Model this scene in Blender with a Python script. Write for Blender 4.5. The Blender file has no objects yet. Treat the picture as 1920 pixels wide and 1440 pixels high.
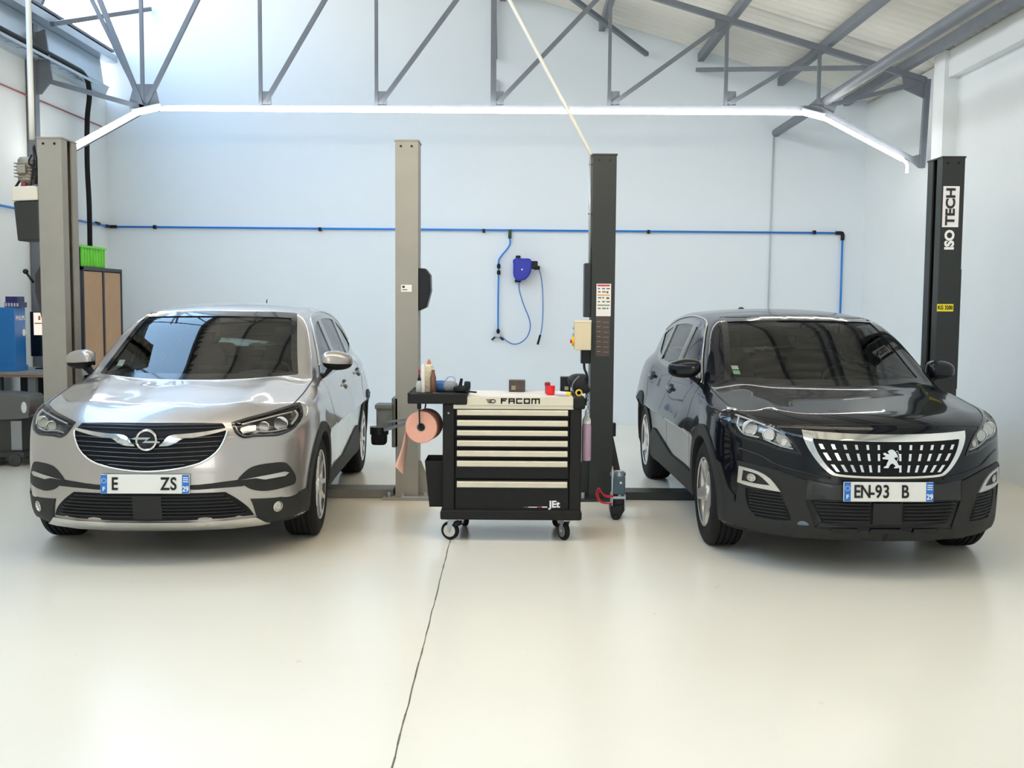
import bpy, bmesh, math, random
import numpy as np
from mathutils import Vector, Matrix, Euler
from mathutils.geometry import delaunay_2d_cdt
random.seed(4)
SC = bpy.context.scene
COL = SC.collection
PI = math.pi
R = math.radians

# ------------------------------------------------------------------ camera
F_PX, CAM_H = 2000.0, 1.60
PITCH = math.atan((720 - 565) / F_PX)
ROLL = R(0.42)
cd = bpy.data.cameras.new('camera')
cam = bpy.data.objects.new('camera', cd)
COL.objects.link(cam)
cd.sensor_width = 36.0
cd.lens = 36.0 * F_PX / 1920.0
cd.clip_end = 200
CM = (Matrix.Rotation(PI / 2 - PITCH, 3, 'X') @ Matrix.Rotation(ROLL, 3, 'Z'))
cam.matrix_world = Matrix.Translation((0, 0, CAM_H)) @ CM.to_4x4()
SC.camera = cam

def ray(px, py):
    return CM @ Vector(((px - 960) / F_PX, (720 - py) / F_PX, -1.0))
def at(px, py, Y):
    "measured point of the photograph -> metres, on the plane y = Y"
    d = ray(px, py)
    return Vector((0, 0, CAM_H)) + d * (Y / d.y)
def atX(px, py, X):
    d = ray(px, py)
    return Vector((0, 0, CAM_H)) + d * (X / d.x)
def fl(px, py, z=0.0):
    d = ray(px, py)
    return Vector((0, 0, CAM_H)) + d * ((z - CAM_H) / d.z)

# ------------------------------------------------------------------ materials
MATS = {}
def mat(name, col, rough=0.5, metal=0.0, coat=0.0, spec=0.5, noise=None, bump=None, trans=0.0, ior=1.45, coat_rough=0.03, rvar=None):
    """principled material; noise=(scale, amount, detail) varies the value, bump=(scale, strength)"""
    if name in MATS: return MATS[name]
    m = bpy.data.materials.new(name); m.use_nodes = True
    nt = m.node_tree; b = nt.nodes['Principled BSDF']
    b.inputs['Base Color'].default_value = (*col, 1)
    b.inputs['Roughness'].default_value = rough
    b.inputs['Metallic'].default_value = metal
    b.inputs['Coat Weight'].default_value = coat
    b.inputs['Coat Roughness'].default_value = coat_rough
    b.inputs['Specular IOR Level'].default_value = spec
    b.inputs['Transmission Weight'].default_value = trans
    b.inputs['IOR'].default_value = ior
    tc = nt.nodes.new('ShaderNodeTexCoord')
    if noise:
        n = nt.nodes.new('ShaderNodeTexNoise'); n.inputs['Scale'].default_value = noise[0]
        n.inputs['Detail'].default_value = noise[2] if len(noise) > 2 else 4
        nt.links.new(tc.outputs['Object'], n.inputs['Vector'])
        mx = nt.nodes.new('ShaderNodeMix'); mx.data_type = 'RGBA'
        a = noise[1]
        mx.inputs[6].default_value = (*[max(0, c * (1 - a)) for c in col], 1)
        mx.inputs[7].default_value = (*[min(1, c * (1 + a)) for c in col], 1)
        nt.links.new(n.outputs['Fac'], mx.inputs[0])
        nt.links.new(mx.outputs[2], b.inputs['Base Color'])
    if rvar:
        n = nt.nodes.new('ShaderNodeTexNoise'); n.inputs['Scale'].default_value = rvar[0]
        nt.links.new(tc.outputs['Object'], n.inputs['Vector'])
        mr = nt.nodes.new('ShaderNodeMapRange')
        mr.inputs['To Min'].default_value = rvar[1]; mr.inputs['To Max'].default_value = rvar[2]
        nt.links.new(n.outputs['Fac'], mr.inputs['Value']); nt.links.new(mr.outputs[0], b.inputs['Roughness'])
    if bump:
        n = nt.nodes.new('ShaderNodeTexNoise'); n.inputs['Scale'].default_value = bump[0]
        nt.links.new(tc.outputs['Object'], n.inputs['Vector'])
        bp = nt.nodes.new('ShaderNodeBump'); bp.inputs['Strength'].default_value = bump[1]
        bp.inputs['Distance'].default_value = 0.01
        nt.links.new(n.outputs['Fac'], bp.inputs['Height']); nt.links.new(bp.outputs[0], b.inputs['Normal'])
    MATS[name] = m
    return m

def glass(name, tint, ior=1.5, rough=0.0):
    "thin sheet glass: see-through with a Fresnel reflection"
    if name in MATS: return MATS[name]
    m = bpy.data.materials.new(name); m.use_nodes = True
    nt = m.node_tree; nt.nodes.clear()
    out = nt.nodes.new('ShaderNodeOutputMaterial')
    t = nt.nodes.new('ShaderNodeBsdfTransparent'); t.inputs[0].default_value = (*tint, 1)
    g = nt.nodes.new('ShaderNodeBsdfGlossy'); g.inputs['Roughness'].default_value = rough
    fr = nt.nodes.new('ShaderNodeFresnel'); fr.inputs[0].default_value = ior
    mx = nt.nodes.new('ShaderNodeMixShader')
    nt.links.new(fr.outputs[0], mx.inputs[0]); nt.links.new(t.outputs[0], mx.inputs[1])
    nt.links.new(g.outputs[0], mx.inputs[2]); nt.links.new(mx.outputs[0], out.inputs[0])
    MATS[name] = m
    return m

def emit(name, col, strength):
    if name in MATS: return MATS[name]
    m = bpy.data.materials.new(name); m.use_nodes = True
    nt = m.node_tree; nt.nodes.clear()
    out = nt.nodes.new('ShaderNodeOutputMaterial'); e = nt.nodes.new('ShaderNodeEmission')
    e.inputs[0].default_value = (*col, 1); e.inputs[1].default_value = strength
    nt.links.new(e.outputs[0], out.inputs[0])
    MATS[name] = m
    return m

# ------------------------------------------------------------------ objects
def root(name, label, cat, loc=(0, 0, 0), rz=0.0, group=None):
    o = bpy.data.objects.new(name, None); COL.objects.link(o)
    o.location = loc; o.rotation_euler = (0, 0, rz); o.empty_display_size = 0.1
    o['label'] = label; o['category'] = cat
    if group: o['group'] = group
    return o
def tag(o, label, cat, group=None):
    o['label'] = label; o['category'] = cat
    if group: o['group'] = group
    return o
def link(name, me, m, parent=None, smooth=False, bevel=0.0, sub=0, auto=False):
    o = bpy.data.objects.new(name, me); COL.objects.link(o)
    if m is not None and not me.materials: me.materials.append(m)
    if smooth or auto:
        for p in me.polygons: p.use_smooth = True
    if auto: me.set_sharp_from_angle(angle=R(32))
    if parent is not None: o.parent = parent
    if bevel:
        b = o.modifiers.new('bevel', 'BEVEL'); b.width = bevel; b.segments = 2; b.limit_method = 'ANGLE'
        b.angle_limit = R(40)
    if sub:
        s = o.modifiers.new('sub', 'SUBSURF'); s.levels = sub; s.render_levels = sub
    return o
def obj(name, bm, m, parent=None, **k):
    me = bpy.data.meshes.new(name); bmesh.ops.recalc_face_normals(bm, faces=bm.faces[:])
    bm.to_mesh(me); bm.free()
    return link(name, me, m, parent, **k)
def struct(name, bm, m, **k):
    o = obj(name, bm, m, **k); o['kind'] = 'structure'; return o

def box(bm, x0, x1, y0, y1, z0, z1, mtx=None):
    vs = [bm.verts.new((x, y, z)) for x in (x0, x1) for y in (y0, y1) for z in (z0, z1)]
    for f in ((0, 1, 3, 2), (4, 6, 7, 5), (0, 4, 5, 1), (2, 3, 7, 6), (0, 2, 6, 4), (1, 5, 7, 3)):
        bm.faces.new([vs[i] for i in f])
    if mtx is not None: bmesh.ops.transform(bm, matrix=mtx, verts=vs)
    return vs
def bx(*a, **k):
    bm = bmesh.new(); box(bm, *a, **k); return bm
def prism(bm, pts, axis, a, b, mtx=None):
    """outline pts (u,v) pushed along axis from a to b; x:(y,z)  y:(x,z)  z:(x,y)"""
    def p(u, v, w): return {'x': (w, u, v), 'y': (u, w, v), 'z': (u, v, w)}[axis]
    A = [bm.verts.new(p(u, v, a)) for u, v in pts]; B = [bm.verts.new(p(u, v, b)) for u, v in pts]
    bm.faces.new(A); bm.faces.new(B[::-1]); n = len(pts)
    for i in range(n): bm.faces.new((A[i], A[(i + 1) % n], B[(i + 1) % n], B[i]))
    if mtx is not None: bmesh.ops.transform(bm, matrix=mtx, verts=A + B)
    return A + B
def pr(pts, axis, a, b):
    bm = bmesh.new(); prism(bm, pts, axis, a, b); return bm
def cyl(bm, p0, p1, r, r2=None, n=16, caps=True):
    p0, p1 = Vector(p0), Vector(p1); d = (p1 - p0)
    q = d.to_track_quat('Z', 'Y'); r2 = r if r2 is None else r2
    A = [bm.verts.new(p0 + q @ Vector((math.cos(2 * PI * i / n) * r, math.sin(2 * PI * i / n) * r, 0))) for i in range(n)]
    B = [bm.verts.new(p1 + q @ Vector((math.cos(2 * PI * i / n) * r2, math.sin(2 * PI * i / n) * r2, 0))) for i in range(n)]
    for i in range(n): bm.faces.new((A[i], A[(i + 1) % n], B[(i + 1) % n], B[i]))
    if caps: bm.faces.new(A[::-1]); bm.faces.new(B)
    return A + B
def cy(*a, **k):
    bm = bmesh.new(); cyl(bm, *a, **k); return bm
def crom(P, n=6, closed=False):
    P = [Vector(p) for p in P]; N = len(P); out = []
    rng = range(N) if closed else range(N - 1)
    for i in rng:
        if closed: p0, p1, p2, p3 = P[i - 1], P[i], P[(i + 1) % N], P[(i + 2) % N]
        else: p0, p1, p2, p3 = P[max(i - 1, 0)], P[i], P[i + 1], P[min(i + 2, N - 1)]
        for k in range(n):
            t = k / n
            out.append(0.5 * ((2 * p1) + (p2 - p0) * t + (2 * p0 - 5 * p1 + 4 * p2 - p3) * t * t + (3 * p1 - p0 - 3 * p2 + p3) * t ** 3))
    if not closed: out.append(P[-1])
    return out
def tube(bm, P, r, n=10, closed=False, caps=True, flat=1.0):
    "round tube along a polyline (parallel-transport frame)"
    P = [Vector(p) for p in P]; N = len(P)
    T = []
    for i in range(N):
        a = P[i - 1] if (i > 0 or closed) else P[i]; b = P[(i + 1) % N] if (i < N - 1 or closed) else P[i]
        T.append((b - a).normalized())
    up = Vector((0, 0, 1)) if abs(T[0].z) < 0.9 else Vector((1, 0, 0))
    u = T[0].cross(up).normalized(); rings = []
    rr = r if isinstance(r, (list, tuple)) else [r] * N
    for i in range(N):
        u = (u - T[i] * u.dot(T[i])).normalized(); v = T[i].cross(u)
        rings.append([bm.verts.new(P[i] + (u * math.cos(2 * PI * k / n) + v * math.sin(2 * PI * k / n) * flat) * rr[i]) for k in range(n)])
    for i in range(N if closed else N - 1):
        A, B = rings[i], rings[(i + 1) % N]
        for k in range(n): bm.faces.new((A[k], A[(k + 1) % n], B[(k + 1) % n], B[k]))
    if caps and not closed: bm.faces.new(rings[0][::-1]); bm.faces.new(rings[-1])
def tb(P, r, **k):
    bm = bmesh.new(); tube(bm, P, r, **k); return bm
def beam(bm, p0, p1, w, h, up=(0, 0, 1)):
    "rectangular bar from p0 to p1: w across, h along 'up'"
    p0, p1 = Vector(p0), Vector(p1); d = (p1 - p0).normalized(); up = Vector(up)
    s = d.cross(up).normalized(); u = s.cross(d).normalized()
    A = [bm.verts.new(p0 + s * a * w / 2 + u * b * h / 2) for a, b in ((-1, -1), (1, -1), (1, 1), (-1, 1))]
    B = [bm.verts.new(p1 + s * a * w / 2 + u * b * h / 2) for a, b in ((-1, -1), (1, -1), (1, 1), (-1, 1))]
    bm.faces.new(A[::-1]); bm.faces.new(B)
    for i in range(4): bm.faces.new((A[i], A[(i + 1) % 4], B[(i + 1) % 4], B[i]))
def bmn(*a, **k):
    bm = bmesh.new(); beam(bm, *a, **k); return bm
def lathe(bm, prof, n=32, axis='z', origin=(0, 0, 0), closed=False, caps=True):
    "prof: list of (radius, height)"
    O = Vector(origin); rings = []
    for r_, h in prof:
        ring = []
        for k in range(n):
            a = 2 * PI * k / n; c, s = r_ * math.cos(a), r_ * math.sin(a)
            ring.append(bm.verts.new(O + Vector({'z': (c, s, h), 'x': (h, c, s), 'y': (c, h, s)}[axis])))
        rings.append(ring)
    M = len(rings)
    for i in range(M if closed else M - 1):
        A, B = rings[i], rings[(i + 1) % M]
        for k in range(n): bm.faces.new((A[k], A[(k + 1) % n], B[(k + 1) % n], B[k]))
    if not closed and caps:
        if prof[0][0] > 1e-5: bm.faces.new(rings[0][::-1])
        if prof[-1][0] > 1e-5: bm.faces.new(rings[-1])
    bmesh.ops.remove_doubles(bm, verts=[v for r_ in rings for v in r_], dist=1e-6)
def lt(prof, **k):
    bm = bmesh.new(); lathe(bm, prof, **k); return bm
def blob(bm, c, r, n=2, e=(1, 1, 1)):
    "superellipsoid pillow: exponents < 1 give a boxier shape"
    ret = bmesh.ops.create_uvsphere(bm, u_segments=16 * n, v_segments=8 * n, radius=1.0)
    for v in ret['verts']:
        p = v.co
        q = [math.copysign(abs(t) ** x, t) for t, x in zip(p, e)]
        v.co = Vector((c[0] + q[0] * r[0], c[1] + q[1] * r[1], c[2] + q[2] * r[2]))
def text(name, s, size, m, parent, mtx, depth=0.002, bold=0.0, sx=1.0, align='CENTER', shear=0.0):
    "lettering turned into a mesh; text lies in local XY facing +Z before mtx"
    cu = bpy.data.curves.new(name, 'FONT'); cu.body = s; cu.size = size; cu.extrude = depth; cu.offset = bold
    cu.align_x = align; cu.align_y = 'CENTER'; cu.shear = shear
    tmp = bpy.data.objects.new('t', cu); COL.objects.link(tmp)
    dg = bpy.context.evaluated_depsgraph_get(); me = bpy.data.meshes.new_from_object(tmp.evaluated_get(dg))
    bpy.data.objects.remove(tmp); bpy.data.curves.remove(cu)
    me.name = name; me.materials.clear()
    me.transform(mtx @ Matrix.Diagonal((sx, 1, 1, 1)))
    return link(name, me, m, parent)
FRONT = Matrix.Rotation(PI / 2, 4, 'X')      # faces -y, upright
def dup(o, loc=None, rz=None, label=None, group=None):
    c = o.copy(); COL.objects.link(c)
    if loc is not None: c.location = loc
    if rz is not None: c.rotation_euler = (0, 0, rz)
    if label: c['label'] = label
    if group: c['group'] = group
    def rec(a, b):
        for ch in list(a.children):
            d = ch.copy(); COL.objects.link(d); d.parent = b; rec(ch, d)
    rec(o, c)
    return c
# ------------------------------------------------------------------ car bodies: smooth implicit skin, meshed by surface nets
class Cur:
    "monotone cubic through (t, v) points, flat outside"
    def __init__(s, *pts):
        s.x = np.array([p[0] for p in pts], float); s.y = np.array([p[1] for p in pts], float)
        h = np.diff(s.x); d = np.diff(s.y) / h; m = np.zeros(len(s.x))
        for i in range(1, len(m) - 1):
            if d[i - 1] * d[i] > 0:
                w1, w2 = 2 * h[i] + h[i - 1], h[i] + 2 * h[i - 1]
                m[i] = (w1 + w2) / (w1 / d[i - 1] + w2 / d[i])
        m[0], m[-1] = d[0], d[-1]; s.m = m
    def __call__(s, t):
        t = np.clip(t, s.x[0], s.x[-1]); i = np.clip(np.searchsorted(s.x, t) - 1, 0, len(s.x) - 2)
        h = s.x[i + 1] - s.x[i]; u = (t - s.x[i]) / h
        return ((1 + 2 * u) * (1 - u) ** 2 * s.y[i] + u * (1 - u) ** 2 * h * s.m[i]
                + u * u * (3 - 2 * u) * s.y[i + 1] + u * u * (u - 1) * h * s.m[i + 1])
def smax(a, b, k):
    h = np.maximum(k - np.abs(a - b), 0) / k
    return np.maximum(a, b) + h * h * k * 0.25
def smin(a, b, k): return -smax(-a, -b, k)
def poly_sd(u, v, P):
    "signed distance to a closed 2-D outline (negative inside)"
    d = np.full(np.shape(u), 1e9); ins = np.zeros(np.shape(u), bool); n = len(P)
    for i in range(n):
        ax, ay = P[i - 1]; bx_, by = P[i]; ex, ey = bx_ - ax, by - ay
        L = ex * ex + ey * ey + 1e-12
        t = np.clip(((u - ax) * ex + (v - ay) * ey) / L, 0, 1)
        d = np.minimum(d, (u - ax - t * ex) ** 2 + (v - ay - t * ey) ** 2)
        if abs(ey) > 1e-9:
            c = ((ay > v) != (by > v)) & (u < ex * (v - ay) / ey + ax); ins ^= c
    d = np.sqrt(d); return np.where(ins, -d, d)
def smooth2(pts, n=4):
    "closed outline; points given as (u, v, 1) stay sharp corners"
    N = len(pts); out = []
    V = [Vector((p[0], p[1])) for p in pts]; C = [len(p) > 2 for p in pts]
    for i in range(N):
        a, b = V[i], V[(i + 1) % N]
        p0 = V[i - 1] if not C[i] else a - (b - a) * 0.3
        p3 = V[(i + 2) % N] if not C[(i + 1) % N] else b + (b - a) * 0.3
        if C[i] and C[(i + 1) % N]: out.append((a.x, a.y)); continue
        for k in range(n):
            t = k / n
            q = 0.5 * ((2 * a) + (b - p0) * t + (2 * p0 - 5 * a + 4 * b - p3) * t * t + (3 * a - p0 - 3 * b + p3) * t ** 3)
            out.append((q.x, q.y))
    return out
def area2(P): return sum(P[i - 1][0] * P[i][1] - P[i][0] * P[i - 1][1] for i in range(len(P))) / 2
def inset(P, d):
    "outline moved inwards by d"
    s = 1 if area2(P) > 0 else -1; n = len(P); out = []
    for i in range(n):
        a, b, c = Vector(P[i - 1]), Vector(P[i]), Vector(P[(i + 1) % n])
        e1, e2 = (b - a), (c - b)
        if e1.length < 1e-7 or e2.length < 1e-7: out.append(tuple(b)); continue
        e1.normalize(); e2.normalize()
        n1, n2 = Vector((-e1.y, e1.x)), Vector((-e2.y, e2.x)); m = (n1 + n2)
        if m.length < 0.3: m = n1
        m.normalize(); k = 1 / max(0.45, m.dot(n1))
        out.append(tuple(b + m * (d * k * s)))
    return out
def fill2(P, holes=(), step=0.03):
    pts = [Vector(p) for p in P]; edges = [(i, (i + 1) % len(P)) for i in range(len(P))]
    for H in holes:
        b = len(pts); pts += [Vector(p) for p in H]; edges += [(b + i, b + (i + 1) % len(H)) for i in range(len(H))]
    u0, u1 = min(p[0] for p in P), max(p[0] for p in P); v0, v1 = min(p[1] for p in P), max(p[1] for p in P)
    gu, gv = np.meshgrid(np.arange(u0 + step / 2, u1, step), np.arange(v0 + step / 2, v1, step))
    gu, gv = gu.ravel(), gv.ravel()
    if len(gu):
        ok = poly_sd(gu, gv, P) < -step * 0.4
        for H in holes: ok &= poly_sd(gu, gv, H) > step * 0.4
        pts += [Vector((a, b)) for a, b in zip(gu[ok], gv[ok])]
    V, E_, F_, *_ = delaunay_2d_cdt(pts, edges, [], 0, 1e-6)
    F_ = [list(f) for f in F_]
    c = np.array([[sum(V[i].x for i in f) / len(f), sum(V[i].y for i in f) / len(f)] for f in F_])
    ok = poly_sd(c[:, 0], c[:, 1], P) < 0
    for H in holes: ok &= poly_sd(c[:, 0], c[:, 1], H) > 0
    F_ = [f for f, o in zip(F_, ok) if o]
    used = sorted({i for f in F_ for i in f}); mp = {a: b for b, a in enumerate(used)}
    return np.array([[V[i].x, V[i].y] for i in used]), [[mp[i] for i in f] for f in F_]

class Car:
    def lower(c, x, y, z):
        ax = np.abs(x)
        side = ax - c.S(y) * c.W(z)
        crown = c.CR(y) * (ax / 0.85) ** 2.4
        top = z - (c.T(y) - crown + c.ridge(ax, y))
        front = (c.F(z) + c.pc * (ax / 0.9) ** c.pp) - y
        rear = y - (c.B(z) - 0.22 * (ax / 0.9) ** 4)
        f = smax(side, top, c.ks)
        f = smax(f, front * 0.85, c.kf); f = smax(f, rear, 0.14)
        return smax(f, c.Z0(y) - z, 0.05)
    def green(c, x, y, z):
        ax = np.abs(x)
        side = (ax - (c.G(y) - (z - 1.0) * c.tum)) * 0.9
        top = z - (c.RT(y) - 0.045 * (ax / 0.6) ** 2.2)
        ws = (c.WS(z) + c.wb * ax ** 2 - y) * c.wn
        rs = (y - (c.RS(z) - 0.22 * ax ** 2)) * 0.8
        f = smax(side, top, 0.10); f = smax(f, ws, 0.05); f = smax(f, rs, 0.08)
        return smax(f, 0.7 - z, 0.02)
    def skin(c, x, y, z):
        return smin(c.lower(x, y, z), c.green(x, y, z), 0.05)
    def cavity(c, x, y, z):
        ax = np.abs(x)
        low = np.maximum(np.maximum(ax - 0.76, 0.42 - z), np.maximum(z - 1.2, np.maximum(0.25 - y, y - 3.05)))
        up = np.maximum(c.green(x, y, z) + 0.05, 0.42 - z)
        return np.maximum(np.minimum(low, up), c.skin(x, y, z) + 0.035)
    def solid(c, x, y, z):
        ax = np.abs(x)
        f = np.maximum(c.skin(x, y, z), -c.cavity(x, y, z))
        ws = (c.WS(z) + c.wb * ax ** 2 - y) * c.wn
        w = np.maximum(poly_sd(x, z, c.cut_ws), np.maximum(np.abs(ws) - 0.08, 0.95 - z)); f = np.maximum(f, -w)
        w = np.maximum(poly_sd(x, z, c.cut_rear), 2.3 - y); f = np.maximum(f, -w)
        for P in c.cut_side: f = np.maximum(f, -np.maximum(poly_sd(y, z, P), 0.45 - ax))
        for yc in (0.0, c.wheelbase):
            f = np.maximum(f, -np.maximum(np.hypot(y - yc, z - c.wz) - c.wr, 0.56 - ax))
        for P, dep in c.pockets:
            f = np.maximum(f, -np.maximum(np.maximum(poly_sd(ax, z, P), y - 0.6), -(c.skin(x, y, z) + dep)))
        return f
    def grad(c, p, fn, e=2e-3):
        x, y, z = p.T
        g = np.stack([fn(x + e, y, z) - fn(x - e, y, z), fn(x, y + e, z) - fn(x, y - e, z), fn(x, y, z + e) - fn(x, y, z - e)], 1) / (2 * e)
        return g
    def project(c, uv, view, side=1, off=0.0):
        "2-D points -> skin surface, seen from the front / side / top; off = distance out along the normal (scalar or array)"
        u, v = uv[:, 0], uv[:, 1]; n = len(u)
        if view == 'front': o = np.stack([u * side, np.full(n, -1.3), v], 1); d = np.array([0, 1., 0]); L = 2.9
        elif view == 'rear': o = np.stack([u * side, np.full(n, 4.0), v], 1); d = np.array([0, -1., 0]); L = 2.5
        elif view == 'side': o = np.stack([np.full(n, 1.3 * side), u, v], 1); d = np.array([-1. * side, 0, 0]); L = 1.2
        else: o = np.stack([u * side, v, np.full(n, 1.9)], 1); d = np.array([0, 0, -1.]); L = 1.7
        t = np.zeros(n); done = np.zeros(n, bool); st = 0.02
        fn = c.green if c.use_green else c.skin
        for _ in range(int(L / st)):
            q = o + d * t[:, None]; done |= fn(*q.T) < 0
            if done.all(): break
            t = np.where(done, t, t + st)
        lo, hi = t - st, t.copy()
        for _ in range(14):
            m = (lo + hi) / 2; ins = fn(*(o + d * m[:, None]).T) < 0
            hi = np.where(ins, m, hi); lo = np.where(ins, lo, m)
        q = o + d * hi[:, None]
        g = c.grad(q, fn); g /= np.linalg.norm(g, axis=1)[:, None] + 1e-9
        return q, g
    use_green = False
    def patch(c, name, P, view, m, parent, side=1, off=0.004, th=0.01, holes=(), step=0.03, bulge=0.0, smooth=True, green=False):
        "a panel lying on the skin: front face at off, sides going th deep"
        c.use_green = green
        uv, F_ = fill2(P, holes, step)
        q, g = c.project(uv, view, side); c.use_green = False
        o_ = off
        if bulge:
            sd = -poly_sd(uv[:, 0], uv[:, 1], P); o_ = off + bulge * np.clip(1 - np.exp(-sd / 0.02), 0, 1)
            o_ = np.asarray(o_)[:, None]
        top = q + g * o_; bot = q + g * (off - th)
        bm = bmesh.new()
        A = [bm.verts.new(p) for p in top]; 
        for f in F_:
            try: bm.faces.new([A[i] for i in f])
            except ValueError: pass
        if th:
            B = {}
            for e in [e for e in bm.edges if len(e.link_faces) == 1]:
                a, b = e.verts
                ia, ib = A.index(a) if False else c._ix(A, a), c._ix(A, b)
                for i in (ia, ib):
                    if i not in B: B[i] = bm.verts.new(bot[i])
                try: bm.faces.new((A[ia], A[ib], B[ib], B[ia]))
                except ValueError: pass
        me = bpy.data.meshes.new(name); bmesh.ops.recalc_face_normals(bm, faces=bm.faces[:])
        # orient outwards
        bm.faces.ensure_lookup_table(); bm.normal_update()
        gm = Vector(g.mean(0))
        s_ = sum((f.normal.dot(gm) * f.calc_area()) for f in list(bm.faces)[:len(F_)])
        if s_ < 0: bmesh.ops.reverse_faces(bm, faces=bm.faces[:])
        bm.to_mesh(me); bm.free()
        return link(name, me, m, parent, auto=smooth)
    def _ix(c, A, v):
        v_i = v.index
        if v_i < 0 or v_i >= len(A) or A[v_i] is not v:
            for i, a in enumerate(A): a.index = i
            v_i = v.index
        return v_i
    def strip(c, name, P, view, m, parent, side=1, w=0.006, off=0.001, closed=False, n=6, r=None, green=False, sm=True, flat=1.0):
        "a line on the skin: seam, wire, chrome trim (round section r) or flat band w"
        Q = crom([(p[0], p[1], 0) for p in P], n, closed) if sm else [Vector((p[0], p[1], 0)) for p in P]
        c.use_green = green
        q, g = c.project(np.array([[p.x, p.y] for p in Q]), view, side); c.use_green = False
        bm = bmesh.new()
        if r:
            tube(bm, [Vector(a + b * off) for a, b in zip(q, g)], r, n=8, closed=closed, flat=flat)
        else:
            N = len(q); V = []
            for i in range(N):
                a = q[i - 1] if (i or closed) else q[i]; b = q[(i + 1) % N] if (i < N - 1 or closed) else q[i]
                t = b - a; s = np.cross(t, g[i]); s /= np.linalg.norm(s) + 1e-9
                V.append((bm.verts.new(q[i] - s * w / 2 + g[i] * off), bm.verts.new(q[i] + s * w / 2 + g[i] * off)))
            for i in range(N if closed else N - 1):
                a, b = V[i], V[(i + 1) % N]; bm.faces.new((a[0], a[1], b[1], b[0]))
        return obj(name, bm, m, parent, smooth=True)
    def mesh(c, h=0.017):
        x = np.arange(-1.02, 1.0201, h); y = np.arange(-1.02, 3.75, h); z = np.arange(0.1, 1.72, h)
        X, Y, Z = np.meshgrid(x, y, z, indexing='ij')
        f = c.solid(X, Y, Z); s = f < 0
        nx, ny, nz = s.shape
        acc = np.zeros((nx - 1, ny - 1, nz - 1, 3)); cnt = np.zeros((nx - 1, ny - 1, nz - 1))
        I = np.indices((nx - 1, ny - 1, nz - 1)).transpose(1, 2, 3, 0)
        for ax in range(3):
            for a in (0, 1):
                for b in (0, 1):
                    o0 = [0, 0, 0]; oth = [k for k in range(3) if k != ax]; o0[oth[0]] = a; o0[oth[1]] = b
                    o1 = list(o0); o1[ax] = 1
                    sl = lambda o: tuple(slice(o[k], o[k] + s.shape[k] - 1) for k in range(3))
                    f0, f1 = f[sl(o0)], f[sl(o1)]; cr = (f0 < 0) != (f1 < 0)
                    t = np.where(cr, f0 / np.where(cr, f0 - f1, 1), 0)
                    off = np.zeros(acc.shape) + o0; off[..., ax] += t
                    acc += np.where(cr[..., None], off, 0); cnt += cr
        act = cnt > 0; idx = -np.ones(act.shape, int); idx[act] = np.arange(act.sum())
        P = (I[act] + acc[act] / cnt[act][:, None]) * h + np.array([x[0], y[0], z[0]])
        P0 = P.copy()
        for _ in range(4):
            g = c.grad(P, c.solid, 1e-3); v = c.solid(*P.T); st = -(v / (np.sum(g * g, 1) + 1e-6))[:, None] * g
            L = np.linalg.norm(st, axis=1)[:, None] + 1e-12; P = P + st * np.minimum(1, 0.004 / L)
        D = P - P0; L = np.linalg.norm(D, axis=1)[:, None] + 1e-12; P = P0 + D * np.minimum(1, h * 0.8 / L)
        Q = []
        for ax in range(3):
            sl0 = [slice(None)] * 3; sl1 = [slice(None)] * 3; sl0[ax] = slice(0, -1); sl1[ax] = slice(1, None)
            a, b = s[tuple(sl0)], s[tuple(sl1)]
            E_ = np.argwhere(a != b); u, v = (ax + 1) % 3, (ax + 2) % 3
            E_ = E_[(E_[:, u] > 0) & (E_[:, v] > 0) & (E_[:, u] < s.shape[u] - 1) & (E_[:, v] < s.shape[v] - 1)]
            ins = a[tuple(E_.T)]
            q = []
            for du, dv in ((1, 1), (0, 1), (0, 0), (1, 0)):
                k = E_.copy(); k[:, u] -= du; k[:, v] -= dv; q.append(idx[tuple(k.T)])
            q = np.stack(q, 1); q[~ins] = q[~ins][:, ::-1]; Q.append(q)
        Q = np.concatenate(Q); return P, Q
    def body(c, parent, paint, liner, lining, regions):
        "split the meshed shell into its panels: regions = [(part name, test(x,y,z) -> bool array), ...]; rest is 'body_shell'"
        P, Q = c.mesh(); C_ = P[Q].mean(1); x, y, z = C_.T; ax = np.abs(x)
        g = c.grad(P, c.skin); g /= np.linalg.norm(g, axis=1)[:, None]
        sk = c.skin(x, y, z)
        well = np.zeros(len(Q), bool)
        for yc in (0.0, c.wheelbase): well |= (np.hypot(y - yc, z - c.wz) < c.wr + 0.012) & (ax > 0.54) & (sk < -0.008)
        under = (~well) & (z < c.Z0(y) + 0.03)
        inner = (~well) & (sk < -0.02)
        left = ~(well | inner | under)
        out = {}
        def build(name, m_, mk, nrm=True, **k):
            if not mk.any(): return None
            F_ = Q[mk]; used, inv = np.unique(F_, return_inverse=True); F_ = inv.reshape(F_.shape)
            me = bpy.data.meshes.new(name); me.from_pydata(P[used].tolist(), [], F_.tolist()); me.update()
            for p in me.polygons: p.use_smooth = True
            if nrm: me.normals_split_custom_set_from_vertices(g[used].tolist())
            o = link(name, me, m_, parent); out.setdefault(name, []).append(o); return o
        for name, test in regions:
            mk = left & test(x, y, z); build(name, paint, mk); left &= ~mk
        build('body_shell', paint, left)
        build('wheel_arch_liner', liner, well, False); build('floor_pan', liner, under, False)
        build('headliner', M_headl, inner & (z > 1.04), False); build('cabin_lining', lining, inner & (z <= 1.04), False)
        return out
SKY = 4.2
EXPO = 0.52
LED = 26
M_silver = mat('silver_car_paint', (.43, .398, .372), 0.30, 0.75, coat=1.0, noise=(900, .06, 1))
M_black = mat('black_car_paint', (.004, .005, .008), 0.2, 0.0, coat=.62, spec=.05)
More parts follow.
